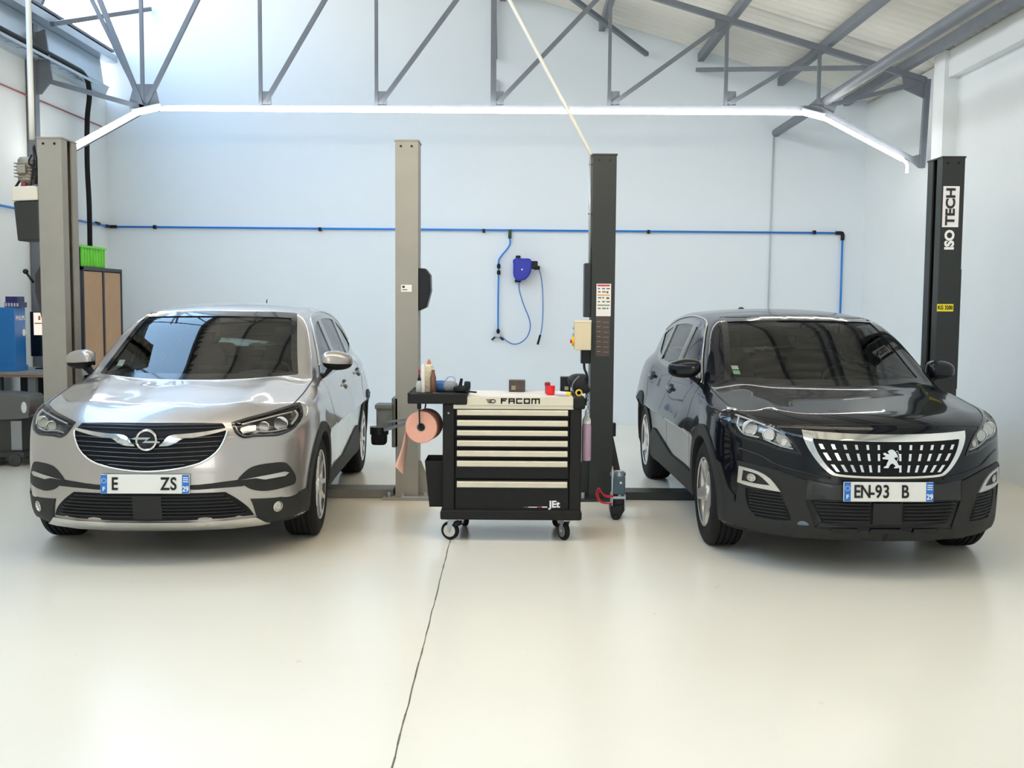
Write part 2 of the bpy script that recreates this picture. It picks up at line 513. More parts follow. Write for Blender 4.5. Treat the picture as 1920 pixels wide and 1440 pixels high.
M_plastic = mat('textured_grey_plastic', (.022, .0215, .020), 0.6, spec=.35, noise=(300, .15), bump=(400, .15))
M_pl_dark = mat('matt_black_plastic', (.006, .006, .007), 0.5, spec=.25)
M_gloss = mat('gloss_black_trim', (.006, .006, .007), 0.12, coat=.5)
M_chrome = mat('chrome', (.82, .80, .77), 0.12, 1.0)
M_satin = mat('satin_silver_trim', (.62, .60, .57), 0.3, 0.9)
M_rubber = mat('tyre_rubber', (.010, .0095, .0095), 0.75, spec=.25, noise=(60, .3), bump=(80, .2))
M_rim = mat('alloy_wheel_silver', (.80, .77, .74), 0.30, 0.9)
M_disc = mat('brake_disc_steel', (.30, .29, .28), 0.4, 0.9)
M_liner = mat('wheel_arch_felt', (.01, .01, .01), 0.9)
M_lining = mat('dark_cabin_trim', (.022, .022, .024), 0.7)
M_headl = mat('pale_headlining', (.42, .39, .34), 0.8)
M_seat = mat('dark_seat_fabric', (.025, .026, .028), 0.85, noise=(120, .3))
M_wind = glass('windscreen_glass', (.72, .80, .76), 1.6)
M_sideg = glass('side_window_glass', (.55, .62, .60), 1.55)
M_lens = glass('headlight_lens', (.93, .93, .93), 1.4)
M_refl = mat('headlight_reflector', (.58, .56, .52), 0.22, 1.0)
M_drl = mat('daytime_light_guide', (.85, .85, .82), 0.25, 0.2)
M_plate = mat('number_plate_white', (.80, .78, .72), 0.4)
M_eu = mat('number_plate_blue', (.02, .17, .55), 0.4)
M_ink = mat('black_lettering', (.006, .006, .006), 0.5)
M_white = mat('white_lettering', (.85, .85, .85), 0.5)
M_amber = mat('indicator_amber', (.8, .3, .05), 0.3)
# ------------------------------------------------------------------ the building
XL, XR, YB, YF = -5.20, 4.50, 13.80, -5.0
ROOF = lambda x: 4.15 + .29 * (XR - x)
RIDGE = (-4.23, 6.68); GL0 = (-5.15, 4.66)
M_wall = mat('painted_blockwork_white', (.76, .83, .89), .6, noise=(1.3, .025, 6), bump=(60, .05))
M_wall2 = mat('painted_blockwork_side', (.80, .84, .85), .65, noise=(1.6, .04, 6), bump=(60, .08))
M_roof = mat('fibre_cement_sheet', (.80, .79, .735), .8, noise=(1.1, .16, 8))
M_steel = mat('grey_blue_steel_paint', (.16, .18, .21), .45, noise=(6, .15), spec=.5)
M_steel_l = mat('light_galvanised_steel', (.42, .47, .52), .35, .6, noise=(3, .15))
M_black = mat('matt_black_plastic', (.006, .006, .007), .5, spec=.25)

def floor_mat():
    m = bpy.data.materials.new('cream_epoxy_floor'); m.use_nodes = True
    nt = m.node_tree; b = nt.nodes['Principled BSDF']; L = nt.links.new
    tc = nt.nodes.new('ShaderNodeTexCoord')
    n1 = nt.nodes.new('ShaderNodeTexNoise'); n1.inputs['Scale'].default_value = .5; n1.inputs['Detail'].default_value = 8
    n2 = nt.nodes.new('ShaderNodeTexNoise'); n2.inputs['Scale'].default_value = 9; n2.inputs['Detail'].default_value = 6
    L(tc.outputs['Object'], n1.inputs['Vector']); L(tc.outputs['Object'], n2.inputs['Vector'])
    r1 = nt.nodes.new('ShaderNodeValToRGB'); r1.color_ramp.elements[0].position = .3; r1.color_ramp.elements[1].position = .7
    r1.color_ramp.elements[0].color = (.86, .795, .665, 1); r1.color_ramp.elements[1].color = (.89, .83, .70, 1)
    L(n1.outputs['Fac'], r1.inputs[0])
    # scattered small scuffs
    r2 = nt.nodes.new('ShaderNodeValToRGB'); r2.color_ramp.elements[0].position = .70; r2.color_ramp.elements[1].position = .78
    r2.color_ramp.elements[0].color = (0, 0, 0, 1); r2.color_ramp.elements[1].color = (.35, .35, .35, 1)
    L(n2.outputs['Fac'], r2.inputs[0])
    mx = nt.nodes.new('ShaderNodeMix'); mx.data_type = 'RGBA'; mx.inputs[7].default_value = (.42, .38, .32, 1)
    L(r2.outputs[0], mx.inputs[0]); L(r1.outputs[0], mx.inputs[6]); L(mx.outputs[2], b.inputs['Base Color'])
    mr = nt.nodes.new('ShaderNodeMapRange'); mr.inputs['To Min'].default_value = .17; mr.inputs['To Max'].default_value = .28
    L(n1.outputs['Fac'], mr.inputs['Value']); L(mr.outputs[0], b.inputs['Roughness'])
    b.inputs['Specular IOR Level'].default_value = .5
    return m
struct('floor', bx(XL - .2, XR + .2, YF, YB + .2, -.12, 0), floor_mat())
# expansion joint in the slab
bm = bmesh.new()
P0, P1 = fl(843, 1018), fl(735, 1440); dd = (P1 - P0).normalized(); Pn = P1 + dd * 6; Pb = P0 - dd * 6.3
P = [Pb.lerp(Pn, k / 160) + Vector((random.uniform(-.002, .002), 0, 0)) for k in range(161)]
for k in range(160):
    if P[k + 1].y < YF + .1: break
    w_ = .0022 + .0018 * random.random(); h_ = .0006
    v = [bm.verts.new((P[k].x - w_, P[k].y, h_)), bm.verts.new((P[k].x + w_, P[k].y, h_)), bm.verts.new((P[k + 1].x + w_, P[k + 1].y, h_)), bm.verts.new((P[k + 1].x - w_, P[k + 1].y, h_))]
    bm.faces.new(v)
struct('trim_1', bm, mat('dirty_joint', (.16, .13, .10), .8, noise=(5, .9)))

gable = [(XL - .2, -.1), (XR + .2, -.1), (XR + .2, ROOF(XR + .2) + .10), (RIDGE[0], RIDGE[1] + .14), (GL0[0], GL0[1]), (XL - .2, GL0[1] - .1)]
struct('wall_back', pr(gable, 'y', YB, YB + .2), M_wall)
struct('wall_right', bx(XR, XR + .2, YF, YB, -.1, ROOF(XR) - .02), M_wall2)
struct('wall_left', bx(XL - .2, XL, YF, YB, -.1, 4.12), M_wall2)
# wall behind the camera; unseen opening above a sill, added and sized for daylight
bm = bmesh.new()
for x0, x1, z0, z1 in ((XL - .2, -1.5, -.1, 3.95), (2.0, XR + .2, -.1, 3.95), (-1.5, 2.0, 3.2, 3.95), (-1.5, 2.0, -.1, 1.1)): box(bm, x0, x1, YF - .2, YF, z0, z1)
prism(bm, [(XL - .2, 3.95), (XR + .2, 3.95), (XR + .2, ROOF(XR + .2) + .10), (RIDGE[0], RIDGE[1] + .14), (GL0[0], GL0[1]), (XL - .2, GL0[1] - .1)], 'y', YF - .2, YF)
struct('wall_front', bm, M_wall2)
struct('trim_2', bx(4.36, XR, 11.02, 11.30, 0, ROOF(4.45)), M_wall2)           # pilaster
za, zb_ = atX(1755, 160, 4.44).z, atX(1920, 78, 4.44).z
struct('trim_3', bx(4.40, XR, YF, 11.02, (za + zb_) / 2, ROOF(XR) + .01), M_wall2)       # wall beam under the eaves

# corrugated roof
bm = bmesh.new(); xs = np.linspace(XR + .25, RIDGE[0], 7); ys = np.arange(YF - .2, YB + .01, .177 / 6)
G = [[bm.verts.new((x, y, ROOF(x) + .029 * math.cos(2 * PI * y / .177) + .03)) for y in ys] for x in xs]
for i in range(len(xs) - 1):
    for j in range(len(ys) - 1): bm.faces.new((G[i][j], G[i][j + 1], G[i + 1][j + 1], G[i + 1][j]))
struct('ceiling', bm, M_roof, smooth=True)
# steep glazing along the left of the roof
gd = Vector((RIDGE[0] - GL0[0], 0, RIDGE[1] - GL0[1])); gn = Vector((-gd.z, 0, gd.x)).normalized()
bm = bmesh.new(); v = [bm.verts.new(p) for p in ((GL0[0], YF, GL0[1]), (GL0[0], YB, GL0[1]), (RIDGE[0], YB, RIDGE[1]), (RIDGE[0], YF, RIDGE[1]))]; bm.faces.new(v)
wnd = bpy.data.objects.new('window_1', None); COL.objects.link(wnd); wnd['kind'] = 'structure'
obj('window_pane', bm, glass('clear_roof_glazing', (.97, .98, 1.0), 1.03), wnd)
bm = bmesh.new()
beam(bm, (GL0[0] + .01, YF, GL0[1]), (GL0[0] + .01, YB - .01, GL0[1]), .05, .09)
beam(bm, (RIDGE[0], YF, RIDGE[1] - .06), (RIDGE[0], YB - .01, RIDGE[1] - .06), .06, .14)
obj('window_frame', bm, M_steel_l, wnd)
struct('trim_4', bx(RIDGE[0] - .02, RIDGE[0] + .3, YF, YB, RIDGE[1] - .01, RIDGE[1] + .12), M_steel)

# ------------------------------------------------------------------ roof steelwork
def truss(Y, label):
    t = root('roof_truss', label, 'roof truss', (0, Y, 0), group='welded steel roof trusses')
    q = lambda px, py: (lambda p: Vector((p.x, 0, p.z)))(at(px, py, 11.6))
    def bar(nm, a, b, w=.05, h=.05, m=M_steel): return obj(nm, bmn(a, b, w, h, up=(0, 1, 0)), m, t)
    J0, JR = q(272, 203), q(1535, 204)
    bar('bottom_chord', J0 + Vector((-.02, 0, 0)), JR, .06, .045)
    top = lambda x: ROOF(x) - .20
    nodes = [q(px, 200) for px in (268, 489, 706, 925, 1142, 1360)] + [q(1534, 196)]
    R0 = Vector((nodes[0].x, 0, top(nodes[0].x))); RE = Vector((XR - .12, 0, top(XR - .12)))
    bar('top_chord', R0, RE, .06, .06)
    H = q(86, 140); HT = Vector((GL0[0] + .10, 0, GL0[1] + .06))
    bar('glazing_rafter', HT, Vector((RIDGE[0] - .02, 0, RIDGE[1] - .12)), .07, .06)
    bar('eaves_chord', q(84, 150), J0, .05, .05)
    CR = Vector((XR - .13, 0, top(XR - .13) - .15))
    bar('eaves_chord', JR + Vector((.05, 0, .02)), q(1715, 158), .045, .045)
    bar('knee_brace', J0 + Vector((0, 0, -.02)), q(72, 318), .045, .045); bar('knee_brace', JR, q(1712, 300), .05, .05)
    bar('column', Vector((XL + .06, 0, .0 if Y > 11 else 2.6)), Vector((XL + .06, 0, 4.5)), .09, .10)
    bar('column', q(1728, 315), Vector((q(1728, 315).x + .03, 0, top(XR - .15))), .055, .06)
    for i, n in enumerate(nodes):
        tt = Vector((n.x, 0, top(n.x)))
        if i == 0: tt.z -= .05
        bar('vertical_strut', n, tt, .035 if i != 3 else .06, .04)
        if i < 6:
            m_ = nodes[i + 1]; bar('diagonal_strut', n + Vector((.04, 0, .03)), Vector((m_.x - .02, 0, top(m_.x) - .03)), .045, .045)
    bar('diagonal_strut', J0, q(168, -5) + Vector((-.4, 0, .85)), .04, .04)
    bar('diagonal_strut', J0 + Vector((-.02, 0, 0)), q(188, -5) + Vector((-.35, 0, .85)), .05, .05)
    def plate(pts): obj('gusset_plate', pr([(p.x, p.z) for p in pts], 'y', -.012, .012), M_steel, t)
    plate([q(*p) for p in ((66, 62), (85, 55), (99, 150), (78, 177), (66, 177))])
    plate([q(*p) for p in ((252, 158), (290, 158), (299, 195), (285, 206), (245, 218), (243, 190))])
    for n in nodes[1:6]:
        a = .11; plate([n + Vector((-.02, 0, 0)), n + Vector((a, 0, 0)), n + Vector((a, 0, .16)), n + Vector((-.02, 0, .16))])
        tt = top(n.x); plate([Vector((n.x - .13, 0, tt + .02)), Vector((n.x + .02, 0, tt - .02)), Vector((n.x + .02, 0, tt - .16)), Vector((n.x - .13, 0, tt - .12))])
    plate([q(*p) for p in ((1508, 204), (1530, 186), (1560, 188), (1568, 200), (1560, 218), (1530, 210))])
    e = top(XR - .15)
    plate([q(1690, 132), q(1738, 145), q(1735, 186), q(1695, 168)])
    plate([q(1700, 296), q(1722, 290), q(1733, 290), q(1731, 315), q(1722, 315)])
    return t
truss(11.6, 'grey steel roof truss nearest the back wall, above the long light strip')
truss(6.2, 'grey steel roof truss over the fronts of the cars, one bay before the back truss')
truss(0.8, 'grey steel roof truss farthest from the back wall, over the open floor')

for i, (x, z) in enumerate(((4.22, 0), (3.38, 0), (2.36, 0), (1.10, 0), (-.15, 0), (-1.40, 0), (-2.65, 0))):
    z = ROOF(x) - .075
    words = ['nearest the right wall', 'second from the right wall', 'third from the right wall', 'fourth from the right wall', 'fifth from the right wall', 'sixth from the right wall', 'seventh from the right wall'][i]
    bm = bmesh.new(); beam(bm, (x, YF, z), (x, YB - .005, z), .075, .10)
    tag(obj('purlin', bm, M_steel, bevel=.004), 'grey steel purlin under the corrugated roof, ' + words, 'purlin', 'roof purlins')
tag(obj('steel_tube', tb([(3.34, YF, 3.765), (3.34, YB, 3.765)], .052, n=14), M_steel, auto=True), 'round grey steel tube running lengthwise below the right roof slope', 'tube')
for a, b, lb in ((at(1307, 131, 13.72), at(1640, 127, 11.68), 'grey roof brace from the back wall to the right end of the truss'),
                 (at(1213, 102, 13.72), at(1005, -55, 11.7), 'slanting grey roof brace ending on the upper back wall near the centre'),
                 (at(281, 17, 13.76), at(98, 45, 11.65), 'grey brace crossing the bright roof glazing at upper left')):
    tag(obj('roof_brace', bmn(a, b, .05, .05), M_steel), lb, 'brace', 'roof braces')
bm = bmesh.new(); beam(bm, at(926, -60, 13.72), at(929, 110, 13.72), .05, .05)
tag(obj('wall_bracket', bm, M_steel), 'short vertical steel bracket on the upper back wall behind the middle truss post', 'bracket')
bm = bmesh.new(); beam(bm, at(933, 150, 13.76), at(930, 185, 13.76), .035, .03)
tag(obj('wall_bracket', bm, M_steel_l), 'tiny pale bracket on the back wall just above the truss foot plate', 'bracket')

# light strip: one run of LED profile under the truss chord and down the knee braces
ls = root('light_strip', 'long glowing white LED light strip under the roof truss with bent ends', 'light', (0, 11.52, 0))
M_led = emit('led_strip_glow', (1.0, .965, .91), 15)
q = lambda px, py: (lambda p: Vector((p.x, 0, p.z)))(at(px, py, 11.52))
for a, b in ((q(80, 304), q(246, 215)), (q(246, 215), q(300, 203)), (q(300, 204), q(706, 207)), (q(706, 207), q(1110, 210)), (q(1110, 210), q(1505, 212)), (q(1505, 212), q(1548, 223)), (q(1548, 223), q(1692, 299))):
    obj('diffuser', bmn(a, b, .038, .026, up=(0, 1, 0)), M_led, ls)
obj('loose_end', tb(crom([q(1690, 298), q(1698, 304), q(1701, 312), q(1700, 324)], 4), .014, n=8), M_led, ls)
for a, b in ((q(246, 211), q(300, 199)), (q(1505, 208), q(1548, 219))):
    obj('aluminium_carrier', bmn(a + Vector((0, .03, .012)), b + Vector((0, .03, .012)), .05, .015, up=(0, 1, 0)), M_steel_l, ls)

# the same kind of strip, in two parallel runs, under the two nearer trusses
for Y_, k_, lb in ((6.2, 1.0, 'twin warm LED light strip under the middle roof truss over the car bonnets'), (0.8, .28, 'twin warm LED light strip under the truss farthest from the back wall')):
    l2 = root('light_strip', lb, 'light', (0, Y_, 0))
    M_led2 = emit('warm_led_strip_glow' if k_ == 1 else 'dimmer_warm_led_strip_glow', (1.0, .87, .68), LED * k_)
    for dy_ in (-.25, .12):
        for a, b in ((q(300, 204), q(920, 207)), (q(920, 207), q(1505, 207))):
            obj('diffuser', bmn(a + Vector((0, dy_, 0)), b + Vector((0, dy_, 0)), .05, .03, up=(0, 1, 0)), M_led2, l2)
    for a in (q(302, 204), q(920, 207), q(1503, 207)): obj('cross_bracket', bmn(a + Vector((0, -.3, .03)), a + Vector((0, .17, .03)), .03, .02), M_steel_l, l2)

# eaves gutter and cable tray on the left wall
gt = root('eaves_gutter', 'galvanised metal gutter casing along the top of the left wall', 'gutter', (0, 0, 0))
bm = bmesh.new(); prism(bm, [(XL, 4.12), (XL + .12, 4.12), (XL + .17, 4.22), (XL + .10, 4.25), (XL + .06, 4.55), (XL, 4.60)], 'y', YF, 13.5); obj('casing', bm, mat('galvanised_sheet', (.46, .54, .60), .3, .5, noise=(1.5, .2)), gt)
bm = bmesh.new(); beam(bm, (XL + .12, YF, 4.60), (XL + .12, 13.72, 4.60), .16, .09); obj('upper_lip', bm, M_steel_l, gt, bevel=.006)
bm = bmesh.new(); beam(bm, (XL + .13, YF, 4.69), (XL + .13, 13.66, 4.69), .10, .03); obj('cover_strip', bm, M_steel, gt)
ct = root('cable_tray', 'wire cable tray with black cable below the left eaves gutter', 'cable tray', (0, 0, 0))
X_ = XL + .22
bm = bmesh.new()
for xx in (X_ - .05, X_ + .05): beam(bm, (xx, YF, 4.13), (xx, 12.9, 4.13), .006, .03)
y = YF
while y < 12.8: beam(bm, (X_ - .05, y, 4.12), (X_ + .05, y, 4.12), .008, .008); y += .25
obj('wire_tray', bm, M_steel_l, ct)
cb = crom([(X_, YF, 4.19), (X_, 3, 4.20), (X_, 9, 4.19), (X_, 12.0, 4.20), (X_ + .0, 12.6, 4.17), (X_ - .02, 12.78, 4.0), (X_ - .06, 12.8, 3.7), (X_ - .08, 12.82, 3.2), (X_ - .06, 12.80, 2.7), (X_ - .07, 12.82, 2.22)], 6)
obj('black_cable', tb(cb, .030, n=12), M_black, ct, smooth=True)

# ------------------------------------------------------------------ pipework
M_blue = mat('blue_air_pipe', (.02, .22, .68), .35)
M_fit = mat('black_fitting', (.008, .009, .012), .4, spec=.3)
W = YB - .035
pp = root('air_pipe', 'long thin blue compressed air pipe running across the back and left walls', 'pipe', (0, 0, 0))
l0 = atX(-15, 382, XL + .035); l1 = Vector((XL + .035, W, at(212, 425, W).z))
k0 = at(1580, 437, W)
obj('pipe_run', tb([Vector((XL + .035, 6, l0.z)), l0, l1 - Vector((0, .02, 0))], .013), M_blue, pp, smooth=True)
obj('pipe_run', tb([l1, k0 - Vector((.02, 0, 0))], .013), M_blue, pp, smooth=True)
obj('drop_pipe', tb([k0 + Vector((0, 0, -.03)), Vector((k0.x, W, 1.2))], .013), M_blue, pp, smooth=True)
obj('elbow', tb(crom([k0 + Vector((-.09, 0, 0)), k0 + Vector((-.02, 0, 0)), k0 + Vector((0, 0, -.02)), k0 + Vector((0, 0, -.09))], 4), .024), M_fit, pp, smooth=True)
obj('elbow', tb(crom([l1 + Vector((.09, 0, 0)), l1 + Vector((.01, 0, 0)), l1 + Vector((0, -.02, 0)), l1 + Vector((0, -.12, 0))], 4), .022), M_fit, pp, smooth=True)
for px, py in ((290, 426), (600, 430), (907, 433), (1216, 435), (1527, 436)):
    p = at(px, py, W); bm = bmesh.new(); box(bm, p.x - .018, p.x + .018, W - .022, YB - .001, p.z - .022, p.z + .026); obj('pipe_clip', bm, M_fit, pp, bevel=.004)
p = atX(183, 419, XL + .035); obj('pipe_clip', cy(p - Vector((0, .05, 0)), p + Vector((0, .05, 0)), .022), M_fit, pp, auto=True)
dr = root('air_drop', 'thin blue air pipe drop with black valves hanging from the wall pipe', 'pipe', (0, 0, 0))
p = at(956, 437, W); obj('tee_fitting', tb([p + Vector((0, -.01, .045)), p + Vector((0, -.01, -.07))], .022), mat('dark_green_fitting', (.03, .07, .05), .4), dr, smooth=True)
Pd = [at(*a, W) for a in ((956, 445), (956, 458), (950, 468), (940, 480), (935, 490), (935, 510), (934, 560), (934, 618))]
obj('drop_pipe', tb(crom(Pd, 5), .011), M_blue, dr, smooth=True)
for py in (499, 511): p = at(935, py, W); obj('valve', lt([(.012, -.03), (.022, -.02), (.024, 0), (.022, .02), (.012, .03)], n=14, origin=p), M_fit, dr, auto=True)
p = at(934, 621, W); obj('valve', lt([(.012, -.03), (.022, -.015), (.024, .01), (.012, .03)], n=14, origin=p), M_fit, dr, auto=True)
p = at(933, 629, W); bm = bmesh.new(); box(bm, p.x - .04, p.x + .04, W - .02, W + .02, p.z - .02, p.z + .02); obj('splitter', bm, M_steel_l, dr, bevel=.006)
for s in (-1, 1): obj('coupling', cy(p + Vector((s * .03, 0, -.015)), p + Vector((s * .075, 0, -.06)), .012), M_fit, dr, auto=True)
hr = root('hose_reel', 'deep blue air hose reel on the back wall with a drooping thin hose', 'hose reel', (0, 0, 0))
c0 = at(980, 506, W)
rc = smooth2([(-.115, .135), (0, .14), (.09, .135), (.115, .08), (.10, -.04), (.04, -.12), (-.03, -.14), (-.09, -.125), (-.12, -.06), (-.12, .05)], 4)
bm = bmesh.new(); prism(bm, [(c0.x + u, c0.z + v) for u, v in rc], 'y', W - .16, W - .02); obj('reel_case', bm, mat('deep_blue_plastic', (.008, .025, .40), .35), hr, bevel=.02)
bm = bmesh.new(); cyl(bm, (c0.x - .01, W - .168, c0.z), (c0.x - .01, W - .15, c0.z), .011); obj('hub_button', bm, M_white, hr, auto=True)
bm = bmesh.new(); box(bm, c0.x + .08, c0.x + .19, W - .12, W - .04, c0.z + .01, c0.z + .11); box(bm, c0.x + .14, c0.x + .22, W - .11, W - .06, c0.z, c0.z + .05); obj('hose_guide', bm, M_fit, hr, bevel=.012)
bm = bmesh.new(); box(bm, c0.x - .09, c0.x - .03, W - .09, YB, c0.z + .12, c0.z + .18); box(bm, c0.x - .10, c0.x - .02, W - .09, YB, c0.z - .16, c0.z - .12); obj('wall_mount', bm, M_fit, hr, bevel=.01)
Wh = W - .06
obj('air_hose', tb(crom([at(*a, Wh) for a in ((1006, 499), (1013, 512), (1017, 540), (1018, 580), (1016, 615), (1011, 635))], 6), .007, n=8), mat('blue_grey_hose', (.10, .22, .55), .45), hr, smooth=True)
obj('hose_nozzle', tb([at(1013, 628, Wh), at(1008, 646, Wh)], .014, n=8), M_fit, hr, smooth=True)
obj('feed_hose', tb(crom([at(*a, Wh) for a in ((973, 528), (974, 545), (982, 572), (992, 597), (994, 615), (988, 632), (975, 643), (962, 645), (950, 639), (942, 632))], 6), .008, n=8), mat('blue_grey_hose', (.10, .22, .55), .45), hr, smooth=True)
rp = atX(-10, 153, XL + .03); r1_ = atX(190, 237, XL + .03)
tag(obj('thin_red_pipe', tb([rp - (r1_ - rp) * .8, rp, r1_], .010, n=8), mat('red_brown_pipe', (.35, .10, .09), .5), smooth=True), 'thin red pipe sloping along the left wall near the roof', 'pipe')
tag(obj('wall_conduit', tb([at(1451, 256, YB - .02), at(1445, 420, YB - .02), Vector((at(1440, 585, YB - .02).x, YB - .02, 1.0))], .010, n=8), mat('pale_conduit', (.50, .54, .56), .5), smooth=True), 'thin grey vertical conduit on the back wall behind the black car', 'conduit')
Pa, Pb_ = at(1109, 290, 8.62), at(948, -14, 9.2)
tag(obj('white_conduit', tb([Pa, Pb_, Pb_ + (Pb_ - Pa) * .25], .016, n=10), mat('white_pvc', (.78, .77, .73), .4), smooth=True), 'slanting white conduit rising from the dark lift post to the roof', 'conduit')
p = at(60, 262, 8.7); tag(obj('white_conduit', tb([(p.x, 8.7, p.z), (p.x + .0, 8.7, p.z + .3), (p.x, 8.7, 5.38)], .022, n=10), mat('white_pvc', (.78, .77, .73), .4), smooth=True), 'upright white conduit above the motor of the left lift post', 'conduit')
# ------------------------------------------------------------------ two-post lifts
M_gr = mat('beige_grey_lift_paint', (.30, .285, .25), .5, noise=(5, .12, 8), bump=(25, .05))
M_ant = mat('anthracite_lift_paint', (.028, .032, .031), .42, noise=(5, .1), spec=.35)
M_cream = mat('cream_enamel', (.72, .62, .42), .4)
M_lab = mat('label_white', (.80, .78, .74), .5)
YP = 8.52
def post(parent, x0, x1, y0, y1, h, side, m, slot=True):
    "C-section column open towards side (+1 = right, -1 = left)"
    t = .012; bm = bmesh.new(); lip = (y1 - y0) * .36
    X0, X1 = (x0, x1) if side > 0 else (x1, x0)
    pts = [(X0, y0), (X1, y0), (X1, y0 + lip), (X1 - side * t, y0 + lip), (X1 - side * t, y0 + t), (X0 + side * t, y0 + t), (X0 + side * t, y1 - t), (X1 - side * t, y1 - t), (X1 - side * t, y1 - lip), (X1, y1 - lip), (X1, y1), (X0, y1)]
    prism(bm, pts, 'z', .02, h)
    p = obj('post', bm, m, parent)
    bm = bmesh.new(); box(bm, x0 - .006, x1 + .006, y0 - .006, y1 + .006, h, h + .012); obj('top_cap', bm, m, p)
    bm = bmesh.new()
    for f in (.25, .72): cyl(bm, (x0 + (x1 - x0) * f, y0 - .004, h - .04), (x0 + (x1 - x0) * f, y0 + .002, h - .04), .010, n=10)
    obj('cap_bolt', bm, M_fit, p)
    bm = bmesh.new(); xi = X0 + side * (x1 - x0) * .5
    box(bm, min(xi, X0 + side * .03), max(xi, X0 + side * .03), y0 + .03, y1 - .03, .1, h - .06); obj('carriage_guide', bm, M_fit, p)
    bm = bmesh.new(); box(bm, x0 - .10, x1 + .10, y0 - .06, y1 + .10, 0, .022); obj('base_plate', bm, m, parent, bevel=.003)
    return p
L = root('car_lift', 'beige-grey two-post car lift with a motor, over the silver car', 'car lift', (0, 0, 0))
hA = at(95, 260, YP).z; hB = at(762, 264, YP).z
a0, a1 = at(73, 400, YP).x, at(118, 400, YP).x
PA = post(L, a0, a1, YP, YP + .30, (hA + hB) / 2, 1, M_gr)
b0, b1 = at(741, 400, YP).x, at(784, 400, YP).x
PB = post(L, b0, b1, YP, YP + .24, (hA + hB) / 2, -1, M_gr)
bm = bmesh.new(); box(bm, a1 + .02, b0 - .02, YP + .03, YP + .24, 0, .075); obj('floor_channel', bm, mat('worn_channel_steel', (.20, .19, .17), .5, .3, noise=(9, .35, 6)), L, bevel=.006)
# gussets at the foot of the middle post
for x in (b1, ):
    bm = bmesh.new(); prism(bm, [(x, .02), (x + .13, .02), (x + .015, .30), (x, .30)], 'y', YP + .10, YP + .115); obj('foot_gusset', bm, M_gr, L)
bm = bmesh.new(); box(bm, b0 + .05, b1 + .10, YP - .05, YP - .03, .02, .03)
for x in (b0 - .05, b0 + .06, b1 + .06): cyl(bm, (x, YP - .03, .02), (x, YP - .03, .06), .014, n=8)
obj('anchor_bolt', bm, M_steel_l, L)
bm = bmesh.new()
prism(bm, [(at(p_, 500, YP).x, at(762, q_, YP).z) for p_, q_ in ((783, 502), (797, 503), (806, 515), (807, 545), (799, 576), (784, 583))], 'y', YP + .02, YP + .20)
obj('chain_cover', bm, M_fit, PB, bevel=.008)
bm = bmesh.new()
prism(bm, [(at(p_, 500, YP).x, at(90, q_, YP).z) for p_, q_ in ((73, 497), (62, 515), (62, 548), (73, 600), (82, 600), (82, 497))], 'y', YP + .02, YP + .22)
cv = obj('chain_cover', bm, mat('brown_black_cover', (.035, .028, .027), .5), PA, bevel=.008)
A_, B_ = at(63, 530, YP + .05), at(48, 509, YP + .05)
obj('release_lever', tb([A_, B_], .010), M_fit, cv, smooth=True)
bm = bmesh.new(); blob(bm, B_, (.022, .022, .022), 1); obj('lever_knob', bm, M_fit, cv, smooth=True)
bm = bmesh.new(); p = at(752, 541, YP); box(bm, p.x, p.x + .085, YP - .002, YP, p.z - .025, p.z + .03); lb = obj('small_label', bm, M_lab, PB)
bm = bmesh.new(); box(bm, p.x + .01, p.x + .03, YP - .003, YP - .001, p.z + .005, p.z + .022); box(bm, p.x + .01, p.x + .05, YP - .003, YP - .001, p.z - .012, p.z - .006); obj('label_print', bm, M_ink, lb)
# carriage and folded arm on the middle post
xa = b0
cg = obj('carriage', pr([(at(700, 550, YP).x + .08, 0), (0, 0)][0:0] or [(xa - .03, YP + .0), (xa + .02, YP + .0), (xa + .02, YP + .22), (xa - .03, YP + .22)], 'z', .42, .82), mat('worn_arm_steel', (.13, .135, .125), .45, .3, noise=(12, .3)), L, bevel=.005)
bm = bmesh.new(); p0, p1 = at(706, 758, YP - .03), at(738, 806, YP - .03)
box(bm, p0.x, xa - .02, YP - .05, YP + .09, p1.z + .02, p0.z - .02); box(bm, p0.x - .01, p0.x + .13, YP - .07, YP + .11, p0.z - .035, p0.z); box(bm, p0.x, p0.x + .12, YP - .06, YP + .1, p1.z, p1.z + .03)
arm = obj('swing_arm', bm, mat('worn_arm_steel', (.13, .135, .125), .45, .3), L, bevel=.006)
bm = bmesh.new(); beam(bm, at(727, 791, YP - .10), at(768, 786, YP - .25), .025, .02); beam(bm, at(722, 806, YP - .10), at(768, 792, YP - .25), .03, .022); obj('arm_rod', bm, M_steel_l, arm)
p = at(711, 821, YP); bm = bmesh.new(); blob(bm, (p.x, YP, p.z), (.062, .07, .055), 1, (.4, .5, .4)); obj('rubber_pad', bm, M_rubber, arm, smooth=True)
bm = bmesh.new(); cyl(bm, (p.x, YP, p.z + .03), (p.x, YP, p.z + .09), .075, n=20); obj('pad_cup', bm, M_fit, arm, auto=True)
